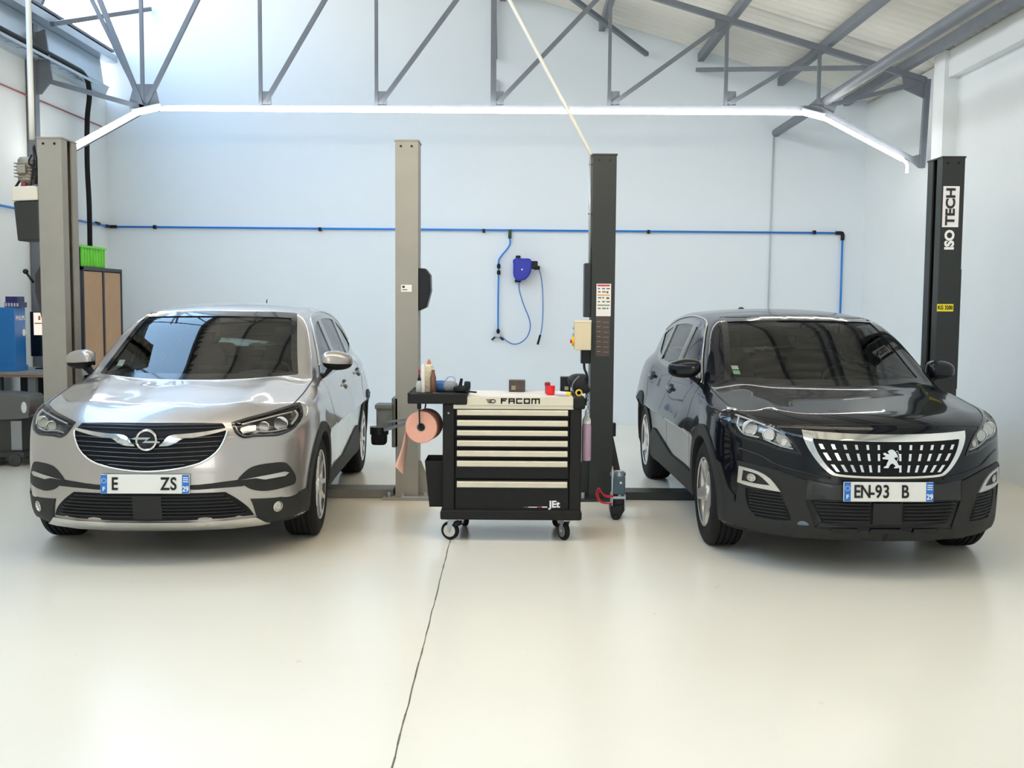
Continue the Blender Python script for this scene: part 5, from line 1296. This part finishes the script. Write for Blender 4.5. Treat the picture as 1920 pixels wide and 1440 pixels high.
def car_shell(parent, c, paint, chrome_line, dlo, pillars, glass_m=None):
    ws = smooth2(WS_OUT, 3); ws_hole = inset(ws, .038)
    ws_hole = [(u, max(v, 1.085)) for u, v in ws_hole]
    c.cut_ws = inset(ws, .018)
    rear = smooth2([(-.60, 1.12), (0, 1.10), (.60, 1.12), (.56, 1.26), (.50, 1.40), (0, 1.43), (-.50, 1.40), (-.56, 1.26)], 3)
    c.cut_rear = inset(rear, .02)
    D = smooth2(dlo, 4)
    # the glazed area split by the pillars
    cuts = []
    for a, b in pillars:
        P = []
        for (u, v) in D: P.append((u, v))
        lo, hi = a, b
        # clip polygon between lo and hi
        def clip(P, x0, keep_gt):
            o = []
            for i in range(len(P)):
                p, q = P[i - 1], P[i]
                ip, iq = (p[0] > x0) == keep_gt, (q[0] > x0) == keep_gt
                if ip != iq:
                    t = (x0 - p[0]) / (q[0] - p[0]); o.append((x0, p[1] + t * (q[1] - p[1])))
                if iq: o.append(q)
            return o
        P = clip(clip(P, lo, True), hi, False)
        cuts.append(inset(P, .022))
    c.cut_side = [inset(P, -.008) for P in cuts]
    hw = Cur((-.9, .52), (-.8, .56), (-.62, .68), (-.40, .78), (0, .80), (.45, .79))
    dist = lambda x, y, z: 0
    regions = [
        ('hood', lambda x, y, z: (np.abs(x) < hw(y)) & (y < .50) & (z > c.hood_z) & (y < c.WS(z) + c.wb * x * x + .03)),
        ('front_bumper', lambda x, y, z: (y < -.43) ),
        ('roof', lambda x, y, z: (z > 1.40) & (np.abs(x) < .60 - (z - 1.40) * .2) & (y > .8) & (y < 3.05)),
        ('front_fender', lambda x, y, z: (y < .50) & (z < 1.06)),
        ('front_door', lambda x, y, z: (y > .50) & (y < 1.52) & (np.abs(x) > .6) & (z < 1.07) & (z > .26)),
        ('rear_door', lambda x, y, z: (y > 1.52) & (y < 2.52) & (np.abs(x) > .6) & (z < 1.09) & (z > .26) & (np.hypot(y - c.wheelbase, z - c.wz) > .44)),
        ('tailgate', lambda x, y, z: (y > 3.1) & (np.abs(x) < .66) & (z > .6)),
    ]
    for nm in ('front_fender', 'front_door', 'rear_door'):
        i = [k for k, r_ in enumerate(regions) if r_[0] == nm][0]; t = regions[i][1]
        regions[i:i + 1] = [(nm, (lambda t: lambda x, y, z: t(x, y, z) & (x > 0))(t)), (nm, (lambda t: lambda x, y, z: t(x, y, z) & (x < 0))(t))]
    out = c.body(parent, paint, M_liner, M_lining, regions)
    # glazing
    c.patch('windscreen', ws, 'front', M_wind, parent, off=-.004, th=0, step=.05, green=True)
    c.patch('windscreen_border', ws, 'front', M_gloss, parent, off=.002, th=.012, holes=[ws_hole], step=.04, green=True)
    c.patch('rear_window', rear, 'rear', M_sideg, parent, off=-.004, th=0, step=.06)
    c.patch('rear_window_border', rear, 'rear', M_gloss, parent, off=.003, th=.01, holes=[inset(rear, .035)], step=.05)
    for s in (1, -1):
        c.patch('window_frame', inset(D, -.008), 'side', M_gloss, parent, side=s, off=.004, th=.02, holes=[inset(P, .010) for P in cuts], step=.04)
        for P in cuts: c.patch('side_window', P, 'side', glass_m or M_sideg, parent, side=s, off=-.003, th=0, step=.05)
        c.strip('chrome_window_trim', chrome_line, 'side', M_chrome, parent, side=s, r=.007, off=.006, n=5)
        # seams
        doors = out.get('front_door', []) + out.get('rear_door', [])
        c.strip('door_seam', [(.50, 1.03), (.50, .8), (.52, .55), (.54, .42)], 'side', M_ink, parent, side=s, w=.007)
        c.strip('door_seam', [(1.52, 1.03), (1.52, .8), (1.52, .42)], 'side', M_ink, parent, side=s, w=.007)
        c.strip('door_seam', [(2.50, 1.05), (2.48, .92), (2.36, .80), (2.24, .62), (2.2, .42)], 'side', M_ink, parent, side=s, w=.007)
        c.strip('hood_seam', [(.795, .40), (.80, 0), (.785, -.30), (.77, -.40)], 'top', M_ink, parent, side=s, w=.009)
        for y, z in ((1.38, .93), (2.36, .965)):
            q, g = c.project(np.array([[y, z]]), 'side', s); q, g = Vector(q[0]), Vector(g[0])
            bm = bmesh.new(); blob(bm, (q.x + s * .018, y, z), (.012, .10, .016), 1, (.6, .5, .6)); box(bm, min(q.x, q.x + s * .02) , max(q.x, q.x + s * .02), y - .09, y - .07, z - .01, z + .01); box(bm, min(q.x, q.x + s * .02), max(q.x, q.x + s * .02), y + .07, y + .09, z - .01, z + .01)
            obj('door_handle', bm, paint, parent, auto=True)
            c.patch('handle_recess', smooth2([(y - .09, z - .03), (y, z - .045), (y + .09, z - .03), (y + .09, z + .02), (y, z + .03), (y - .09, z + .02)], 3), 'side', M_pl_dark, parent, side=s, off=.0015, th=0, step=.03)
        # plastic cladding round the wheels and along the sill
        for yc in (0, c.wheelbase):
            ro, ri = c.wr + c.clad, c.wr - .012
            a0, a1 = R(-20), R(200)
            th = [a0 + (a1 - a0) * k / 30 for k in range(31)]
            P = [(yc + ro * math.cos(a), c.wz + ro * math.sin(a)) for a in th] + [(yc + ri * math.cos(a), c.wz + ri * math.sin(a)) for a in reversed(th)]
            P = [(u, v) for u, v in P if v > .225]
            c.patch('wheel_arch_trim', P, 'side', M_plastic, parent, side=s, off=.010, th=.06, step=.05)
        c.patch('sill_trim', c.sill, 'side', M_plastic, parent, side=s, off=.012, th=.03, step=.05)
    interior(parent, c)
    return out

M_head_in = mat('headlight_housing', (.40, .39, .36), 0.35, 0.7, noise=(40, .35, 2))
def headlight(parent, c, P, side, bowls, guides, fins=()):
    c.patch('headlight_housing', inset(P, .004), 'front', M_head_in, parent, side=side, off=-.045, th=0, step=.03)
    h = c.patch('headlight', P, 'front', M_lens, parent, side=side, off=.003, th=0, step=.03)
    c.patch('headlight_rim', inset(P, -.008), 'front', M_gloss, h, side=side, off=.004, th=.02, holes=[inset(P, .005)], step=.03)
    for x, z, r in bowls:
        q, g = c.project(np.array([[x, z]]), 'front', side); q, g = Vector(q[0]), Vector(g[0])
        d = Vector((g.x * .35, -1, 0)).normalized()
        bm = bmesh.new(); lathe(bm, [(r, 0), (r * .97, -.006), (r * .8, -.02), (r * .45, -.03), (r * .3, -.02), (r * .25, -.005), (0, .0)], n=28)
        bm.transform(Matrix.Translation(q - g * .018) @ d.to_track_quat('Z', 'Y').to_matrix().to_4x4())
        obj('reflector_bowl', bm, M_refl, h, auto=True)
        bm = bmesh.new(); tube(bm, [(r * 1.02 * math.cos(2 * PI * k / 28), r * 1.02 * math.sin(2 * PI * k / 28), 0) for k in range(28)], .004, n=6, closed=True)
        bm.transform(Matrix.Translation(q - g * .016) @ d.to_track_quat('Z', 'Y').to_matrix().to_4x4())
        obj('bowl_ring', bm, M_chrome, h, smooth=True)
    for G, r in guides:
        c.strip('light_guide', G, 'front', M_drl, h, side=side, r=r, off=-.012, n=5)
    for G in fins:
        c.patch('chrome_fin', G, 'front', M_refl, h, side=side, off=-.02, th=.01, step=.03)
    return h

def build_silver():
    c = opel_skin(); c.hood_z = .853; c.clad = .055
    t = root('car', 'silver-grey five-door family car with wing-shaped chrome in its grille', 'car', (-2.20, 7.19, 0), R(1.9))
    HL = smooth2([(.478, .845, 1), (.56, .868), (.654, .888), (.76, .915), (.805, .925, 1), (.826, .90), (.838, .855), (.818, .812), (.79, .785), (.73, .765), (.66, .767), (.60, .769), (.55, .766), (.51, .79)], 3)
    FG = smooth2([(.515, .508), (.575, .572), (.63, .592), (.70, .596), (.76, .592), (.79, .565), (.818, .505), (.82, .455), (.79, .438), (.68, .426), (.60, .442), (.55, .475)], 3)
    GR = smooth2([(0, .852), (.25, .852), (.405, .848, 1), (.425, .842), (.458, .80, 1), (.436, .738), (.405, .688), (.355, .648), (.285, .618), (.155, .59), (0, .578), (-.155, .59), (-.285, .618), (-.355, .648), (-.405, .688), (-.436, .738), (-.458, .80, 1), (-.425, .842), (-.405, .848, 1), (-.25, .852)], 3)
    LOW = smooth2(mir([(0, .442), (.45, .442, 1), (.515, .395), (.57, .34), (.60, .285, 1), (0, .272)]), 3)
    c.pockets = [(inset(HL, .006), .05)]
    c.sill = [(.33, .225), (2.32, .225), (2.24, .40), (2.16, .50), (2.05, .50), (1.2, .37), (.42, .37)]
    dlo = [(.56, 1.035, 1), (.80, 1.19), (1.02, 1.345), (1.20, 1.425), (1.50, 1.465), (2.0, 1.475), (2.45, 1.44), (2.80, 1.35), (3.06, 1.215), (3.10, 1.16, 1), (2.6, 1.10), (1.8, 1.06), (1.1, 1.04)]
    car_shell(t, c, M_silver, [(.66, 1.115), (.80, 1.215), (1.02, 1.37), (1.20, 1.452), (1.50, 1.49), (2.0, 1.50), (2.45, 1.465), (2.82, 1.37), (3.10, 1.22)], dlo,
              [(.5, 1.48), (1.58, 2.38), (2.44, 3.2)])
    for s in (1, -1):
        headlight(t, c, HL, s, [(.745, .835, .040), (.655, .825, .030)],
                  [([(.53, .845), (.62, .865), (.72, .885), (.79, .895)], .006), ([(.80, .90), (.822, .87), (.80, .82)], .009), ([(.54, .79), (.60, .80), (.70, .79), (.78, .80)], .004)],
                  [smooth2([(.54, .80), (.60, .79), (.61, .84), (.53, .83)], 2)])
        g = c.patch('fog_light_recess', FG, 'front', M_plastic, t, side=s, off=.004, th=.02)
        c.patch('silver_blade', [(.535, .510), (.64, .523), (.765, .534), (.785, .525), (.765, .507), (.66, .500), (.61, .514)], 'front', M_satin, g, side=s, off=.012, th=.02)
        q, n_ = c.project(np.array([[.722, .325]]), 'front', s)
        # lower cladding with round fog lamp
        lo = c.patch('lower_bumper_cladding', [(.585, .388), (.72, .376), (.855, .388), (.855, .25), (.80, .235), (.66, .225), (.62, .24), (.61, .285), (.60, .34)], 'front', M_plastic, t, side=s, off=.008, th=.03)
        c.patch('bumper_corner_cladding', [(-.53, .245), (-.36, .240), (-.36, .40), (-.45, .395), (-.53, .388)], 'side', M_plastic, t, side=s, off=.009, th=.03)
        q, n_ = Vector(q[0]), Vector(n_[0]); qq = n_.to_track_quat('Z', 'Y').to_matrix().to_4x4()
        bm = lt([(.034, 0), (.034, .012), (.028, .014), (.024, .004), (.010, .002), (0, .008)], n=24); bm.transform(Matrix.Translation(q + n_ * .006) @ qq); obj('fog_lamp', bm, M_refl, lo, auto=True)
        wheel(t, .905, 0, .345, .345, .228, s, 'y'); wheel(t, .905, 2.675, .345, .345, .228, s, 'y')
        mirror_part(t, s, .935, .62, 1.155, M_silver, r=(.106, .072, .070))
    g = c.patch('radiator_grille', GR, 'front', M_pl_dark, t, off=.003, th=.02, step=.03)
    def gw(z):
        us = [p for i in range(len(GR)) for p in [GR[i]]]; best = 0
        for i in range(len(GR)):
            (a, b), (d, e) = GR[i - 1], GR[i]
            if (b > z) != (e > z): best = max(best, abs(a + (z - b) / (e - b) * (d - a)))
        return best
    for k, z in enumerate((.835, .818, .765, .738, .711, .684, .657, .630, .606)):
        w_ = gw(z) - .012; sag = .010 if z < .8 else .004
        P = [(-w_, z + sag), (-w_ * .5, z + .002), (0, z - sag * .4), (w_ * .5, z + .002), (w_, z + sag)]
        c.strip('grille_bar', P, 'front', M_gloss if z > .8 else mat('smoked_chrome', (.09, .09, .095), .18, .9), g, r=.007 if z < .8 else .004, off=.012, n=6, flat=.6)
    lip = [p for p in GR]
    L_ = [(-.452, .812), (-.45, .785), (-.428, .73), (-.40, .686), (-.352, .645), (-.285, .614), (-.155, .586), (0, .574), (.155, .586), (.285, .614), (.352, .645), (.40, .686), (.428, .73), (.45, .785), (.452, .812)]
    c.strip('chrome_grille_lip', L_, 'front', M_chrome, g, r=.0075, off=.008, n=4)
    for s in (1, -1):
        c.patch('chrome_wing', smooth2([(.070, .722, 1), (.092, .742), (.118, .772), (.155, .784), (.25, .790), (.35, .800), (.448, .815, 1), (.448, .803), (.35, .782), (.26, .768), (.205, .762), (.165, .738), (.12, .724)], 3), 'front', M_chrome, g, side=s, off=.018, th=.02, bulge=.004)
        c.patch('bumper_strip', [(0, .492), (.30, .492), (.44, .505), (.53, .512), (.55, .47), (.44, .468), (.30, .462), (0, .462)], 'front', M_plastic, t, side=s, off=.003, th=.01)
    # ring and bolt emblem
    q, n_ = c.project(np.array([[0, .755]]), 'front'); q, n_ = Vector(q[0]), Vector(n_[0])
    B = Matrix.Translation(q + n_ * .026) @ Matrix.Rotation(R(-6), 4, 'X')
    bm = bmesh.new(); lathe(bm, [(.066, 0), (.062, -.016), (0, -.018)], n=36, axis='y', origin=(0, .022, 0)); bm.transform(B); obj('badge_base', bm, M_gloss, g, auto=True)
    bm = bmesh.new(); tube(bm, [(.058 * math.cos(2 * PI * k / 40), 0, .058 * math.sin(2 * PI * k / 40)) for k in range(40)], .0075, n=8, closed=True)
    prism(bm, [(-.082, .006), (.022, .006), (-.012, -.018), (.0, -.018), (.082, -.006), (.082, -.013), (-.03, -.013), (.004, .010), (-.082, .013)][0:0] or
          [(-.080, .004), (.004, .004), (-.024, -.016), (.080, -.016), (.080, -.009), (.060, -.005), (-.002, -.005), (.026, .016), (-.062, .016), (-.080, .011)], 'y', -.008, .006)
    bm.transform(B); obj('badge', bm, M_chrome, g, auto=True)
    lw = c.patch('lower_grille', LOW, 'front', M_pl_dark, t, off=.005, th=.02)
    for z, w_ in ((.425, .44), (.405, .47), (.385, .49), (.365, .51), (.345, .53), (.325, .545), (.305, .555)):
        c.strip('grille_bar', [(-w_, z), (0, z), (w_, z)], 'front', M_plastic, lw, r=.0045, off=.012, n=8)
    c.patch('sensor_panel', [(-.085, .292), (.085, .292), (.085, .430), (-.085, .430)], 'front', M_plastic, lw, off=.020, th=.02)
    c.patch('skid_plate', smooth2([(-.605, .274, 1), (0, .268), (.605, .274, 1), (.655, .232, 1), (.62, .218), (0, .212), (-.62, .218), (-.655, .232, 1)], 3), 'front', M_satin, t, off=.017, th=.03, step=.02)
    number_plate(t, c.project(np.array([[0, .50]]), 'front')[0][0][1] - .022, .502, -.006, [('E', -.178)], [('Z', .118), ('S', .168)])
    bm = bmesh.new(); cyl(bm, (0, 2.75, 1.53), (0, 2.80, 1.60), .008, .004); blob(bm, (0, 2.75, 1.545), (.03, .05, .02), 1)
    obj('roof_antenna', bm, M_pl_dark, t, smooth=True)
    # lower-left inspection sticker is on the glass
    c.patch('windscreen_sticker', [(-.60, 1.13), (-.55, 1.13), (-.55, 1.17), (-.60, 1.17)], 'front', mat('pale_sticker', (.7, .72, .66), .5), t, off=-.008, th=0, green=True)
    return t
def build_black():
    c = pe_skin(); c.hood_z = .875; c.pc = .50; c.clad = .065; c.wz = .350; c.wr = .385
    t = root('car', 'black five-door family car with rows of chrome studs in its grille', 'car', (2.17, 7.03, 0), R(1.2))
    HL = smooth2([(.495, .722, 1), (.52, .77), (.56, .822), (.62, .862), (.70, .897), (.775, .930), (.805, .935, 1), (.822, .90), (.828, .845), (.80, .800), (.75, .780), (.69, .772), (.63, .752), (.59, .738)], 3)
    FG = smooth2([(.785, .612, 1), (.70, .597), (.636, .560), (.582, .488, 1), (.645, .492), (.74, .500), (.79, .512, 1)], 3)
    FGi = smooth2([(.765, .592, 1), (.70, .578), (.665, .552), (.635, .520, 1), (.70, .520), (.77, .527, 1)], 3)
    GR = smooth2([(0, .838), (.25, .842), (.44, .850), (.478, .853, 1), (.468, .80), (.438, .735), (.395, .672), (.345, .622), (.295, .602), (.15, .594), (0, .592), (-.15, .594), (-.295, .602), (-.345, .622), (-.395, .672), (-.438, .735), (-.468, .80), (-.478, .853, 1), (-.44, .850), (-.25, .842)], 3)
    GRi = smooth2([(0, .800), (.25, .804), (.425, .812, 1), (.418, .78), (.395, .725), (.36, .670), (.322, .630), (.285, .614), (.15, .606), (0, .604), (-.15, .606), (-.285, .614), (-.322, .630), (-.36, .670), (-.395, .725), (-.418, .78), (-.425, .812, 1), (-.25, .804)], 3)
    c.pockets = [(inset(HL, .006), .05)]
    c.sill = [(.33, .225), (2.32, .225), (2.26, .44), (2.16, .52), (2.05, .52), (1.3, .41), (.42, .41)]
    dlo = [(.56, 1.035, 1), (.80, 1.19), (1.02, 1.335), (1.20, 1.41), (1.50, 1.445), (2.0, 1.455), (2.5, 1.42), (2.95, 1.33), (2.86, 1.24), (2.70, 1.13, 1), (2.4, 1.085), (1.8, 1.06), (1.1, 1.04)]
    car_shell(t, c, M_black, [(.50, 1.035), (.60, 1.10), (.80, 1.225), (1.02, 1.367), (1.20, 1.442), (1.50, 1.475), (2.0, 1.485), (2.5, 1.45), (2.98, 1.35)], dlo,
              [(.5, 1.48), (1.58, 2.42), (2.47, 3.1)])
    for s in (1, -1):
        headlight(t, c, HL, s, [(.745, .848, .042), (.655, .818, .034), (.575, .775, .024)],
                  [([(.50, .735), (.54, .79), (.60, .845), (.70, .888), (.79, .918)], .007), ([(.78, .91), (.80, .86), (.775, .81), (.70, .795)], .006), ([(.53, .745), (.60, .758), (.68, .79)], .005)],
                  [smooth2([(.54, .76), (.60, .76), (.62, .81), (.58, .82)], 2)])
        # matt plastic lower bumper, one side
        lo = c.patch('lower_bumper_cladding', smooth2([(0, .285, 1), (.40, .285, 1), (.46, .46, 1), (.45, .565, 1), (.56, .60), (.66, .625), (.80, .64, 1), (.79, .50), (.80, .38, 1), (.85, .44, 1), (.855, .35), (.855, .26, 1), (.78, .235), (.5, .218), (0, .214, 1)], 2), 'front', M_plastic, t, side=s, off=.008, th=.03,
                     holes=[smooth2([(.755, .482, 1), (.595, .486, 1), (.53, .350), (.535, .318, 1), (.70, .318), (.748, .40)], 2)])
        sg = c.patch('side_intake', smooth2([(.765, .492, 1), (.585, .496, 1), (.52, .350), (.525, .308, 1), (.71, .308), (.758, .40)], 2), 'front', M_pl_dark, lo, side=s, off=.001, th=.01)
        for k in range(8):
            z = .335 + k * .019; c.strip('intake_bar', [(.545 + k * .004, z), (.65, z), (.735, z)], 'front', M_plastic, sg, side=s, r=.004, off=.006, n=4)
        fr = c.patch('fog_light_frame', FG, 'front', M_satin, lo, side=s, off=.018, th=.02, holes=[FGi])
        fi = c.patch('fog_light_recess', inset(FGi, -.004), 'front', M_plastic, lo, side=s, off=.011, th=.01)
        q, n_ = c.project(np.array([[.725, .553]]), 'front', s); q, n_ = Vector(q[0]), Vector(n_[0])
        bm = lt([(.024, 0), (.024, .010), (.018, .012), (.014, .004), (0, .006)], n=20)
        for v in bm.verts: v.co.x *= 1.35
        bm.transform(Matrix.Translation(q + n_ * .010) @ n_.to_track_quat('Z', 'Y').to_matrix().to_4x4()); obj('fog_lamp', bm, M_refl, fi, auto=True)
        c.patch('bumper_corner_cladding', [(-.53, .245), (-.36, .240), (-.36, .62), (-.42, .60), (-.48, .47), (-.53, .42)], 'side', M_plastic, t, side=s, off=.009, th=.03)
        wheel(t, .898, 0, .350, .350, .222, s, 'v'); wheel(t, .898, 2.675, .350, .350, .222, s, 'v')
        mirror_part(t, s, .925, .62, 1.13, M_black, r=(.108, .076, .068), split=-.035)
        c.strip('bumper_crease', [(.33, .588), (.47, .610), (.60, .640), (.70, .690), (.79, .715)], 'front', M_black, t, side=s, r=.008, off=.001, n=5)
    # centre: plastic between the side pieces, plate field, lower mesh, slots
    c.patch('plate_field', [(-.47, .445), (.47, .445), (.455, .572), (-.455, .572)], 'front', mat('satin_black_panel', (.02, .02, .021), .28), t, off=.006, th=.02)
    LOW = [(-.432, .452), (.432, .452), (.362, .318), (-.362, .318)]
    lw = c.patch('lower_grille', LOW, 'front', M_pl_dark, t, off=.006, th=.02)
    for k in range(6):
        z = .335 + k * .021; w_ = .362 + (z - .318) * .52 - .012
        for s in (1, -1): c.strip('grille_bar', [(.10, z), (.25, z), (w_, z)], 'front', M_plastic, lw, side=s, r=.0045, off=.012, n=4)
    c.patch('sensor_panel', [(-.085, .322), (.085, .322), (.085, .446), (-.085, .446)], 'front', M_plastic, lw, off=.018, th=.02)
    cl = c.patch('chin_panel', [(-.41, .284), (.41, .284), (.37, .322), (-.37, .322)], 'front', M_plastic, t, off=.009, th=.02)
    for P in ([(-.31, .268), (-.155, .268), (-.165, .292), (-.31, .292)], [(-.10, .266), (.10, .266), (.09, .292), (-.09, .292)], [(.155, .268), (.31, .268), (.30, .292), (.165, .292)]):
        c.patch('chin_slot', P, 'front', M_ink, cl, off=.012, th=.004)
    c.patch('tow_eye_cover', smooth2([(-.492, .302), (-.485, .320), (-.463, .326), (-.442, .316), (-.438, .302)], 3), 'front', mat('slate_paint_cap', (.10, .13, .18), .2, .3, coat=1.0), t, off=.012, th=.01, bulge=.004)
    # grille
    c.strip('hood_seam', [(-.66, .868), (-.45, .884), (-.2, .892), (0, .894), (.2, .892), (.45, .884), (.66, .868)], 'front', M_ink, t, w=.007)
    g = c.patch('radiator_grille', inset(GRi, -.006), 'front', M_pl_dark, t, off=.004, th=.02)
    c.patch('chrome_grille_frame', GR, 'front', M_chrome, g, off=.016, th=.03, holes=[GRi], bulge=.004)
    rows = [(.783, .755), (.733, .692), (.668, .628)]
    ends = [(.385, .372), (.362, .338), (.322, .292)]
    for (z1, z0), (xe1, xe0) in zip(rows, ends):
        for k in range(6):
            f = k / 5; a1 = .062 + (xe1 - .062) * f if True else 0; a0 = .062 + (xe0 - .062) * f
            for s in (1, -1):
                w_ = .0065 + .003 * f
                c.patch('chrome_stud', [(a0 - w_, z0), (a0 + w_, z0), (a1 + w_, z1), (a1 - w_, z1)], 'front', M_chrome, g, side=s, off=.016, th=.012, step=.05, smooth=False)
    # rampant animal emblem, traced outline (u right, v up) scaled to 11 cm
    LN = [(700, 480), (760, 425), (840, 395), (930, 415), (1000, 490), (1050, 560), (1075, 640), (1060, 700), (980, 700), (960, 745), (1010, 800), (1075, 880), (1110, 960), (1150, 1010), (1145, 1085), (1080, 1110), (950, 1110), (945, 1070), (1010, 1030), (960, 980), (890, 930), (820, 960), (770, 1030), (735, 1105), (560, 1105), (550, 1060), (650, 1010), (700, 880), (745, 790), (640, 775), (520, 765), (505, 700), (600, 680), (625, 640), (545, 600), (530, 545), (600, 515), (680, 560), (755, 585), (745, 540)]
    q, n_ = c.project(np.array([[0, .705]]), 'front'); q, n_ = Vector(q[0]), Vector(n_[0])
    bm = bmesh.new(); sc = .110 / 720
    prism(bm, [((u - 830) * sc, (755 - v) * sc) for u, v in LN], 'y', -.010, .008)
    tail = [(1040, 500), (1080, 455), (1115, 480), (1140, 560), (1165, 640)]
    tube(bm, [((u - 830) * sc, 0, (755 - v) * sc) for u, v in tail], .0022, n=6)
    tube(bm, [((u - 830) * sc, 0, (755 - v) * sc) for u, v in [(1070, 580), (1115, 680), (1120, 770), (1075, 850)]], .0025, n=6)
    bm.transform(Matrix.Translation(q + n_ * .026) @ Matrix.Rotation(R(-5), 4, 'X')); obj('badge', bm, M_chrome, g, bevel=.0015)
    number_plate(t, c.project(np.array([[0, .51]]), 'front')[0][0][1] - .026, .516, -.004, [('E', -.185), ('N', -.135), ('-', -.095), ('9', -.060), ('3', -.015)], [('B', .095)], tilt=3)
    for z, m_ in ((1.155, 'white_sticker'), (1.125, 'green_sticker')):
        c.patch('windscreen_sticker', [(-.625, z - .012), (-.582, z - .012), (-.582, z + .012), (-.625, z + .012)], 'front', mat(m_, (.75, .78, .76) if m_[0] == 'w' else (.35, .70, .45), .5), t, off=-.006, th=0, green=True)
    bm = bmesh.new(); blob(bm, (0, 2.85, 1.535), (.03, .07, .03), 1); obj('roof_antenna', bm, M_black, t, smooth=True)
    return t
build_silver()
build_black()
# ------------------------------------------------------------------ light
w = bpy.data.worlds.new('world'); SC.world = w; w.use_nodes = True; nt = w.node_tree; nt.nodes.clear()
out = nt.nodes.new('ShaderNodeOutputWorld'); bg = nt.nodes.new('ShaderNodeBackground')
tc = nt.nodes.new('ShaderNodeTexCoord'); sp = nt.nodes.new('ShaderNodeSeparateXYZ'); rp_ = nt.nodes.new('ShaderNodeValToRGB')
cr = rp_.color_ramp; cr.elements[0].position = .46; cr.elements[0].color = (.50, .46, .40, 1)
cr.elements[1].position = .50; cr.elements[1].color = (.98, .93, .86, 1)
e = cr.elements.new(.62); e.color = (.88, .92, .97, 1); e = cr.elements.new(.78); e.color = (.42, .68, 1.0, 1)
mr = nt.nodes.new('ShaderNodeMapRange'); mr.inputs['From Min'].default_value = -1
nt.links.new(tc.outputs['Generated'], sp.inputs[0]); nt.links.new(sp.outputs['Z'], mr.inputs['Value']); nt.links.new(mr.outputs[0], rp_.inputs[0])
nt.links.new(rp_.outputs[0], bg.inputs[0]); bg.inputs[1].default_value = SKY; nt.links.new(bg.outputs[0], out.inputs[0])
def area(name, loc, rot, sx, sy, e=0, col=(1, 1, 1), portal=False):
    l = bpy.data.lights.new(name, 'AREA'); l.shape = 'RECTANGLE'; l.size = sx; l.size_y = sy; l.energy = e; l.color = col
    if portal: l.cycles.is_portal = True
    o = bpy.data.objects.new(name, l); COL.objects.link(o); o.location = loc; o.rotation_euler = rot; return o
ga = math.atan2(gd.z, gd.x)
# daylight openings (sampling portals exactly filling the glazing and the added opening in the front wall)
area('skylight_portal', ((GL0[0] + RIDGE[0]) / 2 - .02, (YF + YB) / 2, (GL0[1] + RIDGE[1]) / 2), (0, 0, 0), 1, 1, portal=True)
o = SC.objects['skylight_portal']; o.data.size = gd.length - .05; o.data.size_y = YB - YF - .1
o.matrix_world = Matrix.Translation(o.location) @ Matrix((gd.normalized(), Vector((0, 1, 0)), Vector(gd.normalized().cross(Vector((0, 1, 0)))))).transposed().to_4x4()
zax = o.matrix_world.to_3x3() @ Vector((0, 0, -1))
if zax.x < 0: o.matrix_world = o.matrix_world @ Matrix.Rotation(PI, 4, 'X')
area('front_opening_portal', (.25, YF - .1, 2.15), (PI / 2, 0, 0), 3.4, 2.0, portal=True)
SC.view_settings.view_transform = 'Standard'; SC.view_settings.look = 'None'
SC.view_settings.gamma = 1; SC.view_settings.use_curve_mapping = False
SC.view_settings.exposure = EXPO
SC.cycles.max_bounces = 10; SC.cycles.diffuse_bounces = 5; SC.cycles.glossy_bounces = 5; SC.cycles.transparent_max_bounces = 16
SC.cycles.sample_clamp_indirect = 6; SC.cycles.caustics_reflective = False; SC.cycles.caustics_refractive = False
SC.cycles.use_denoising = True
try: SC.cycles.denoiser = 'OPENIMAGEDENOISE'
except Exception: pass
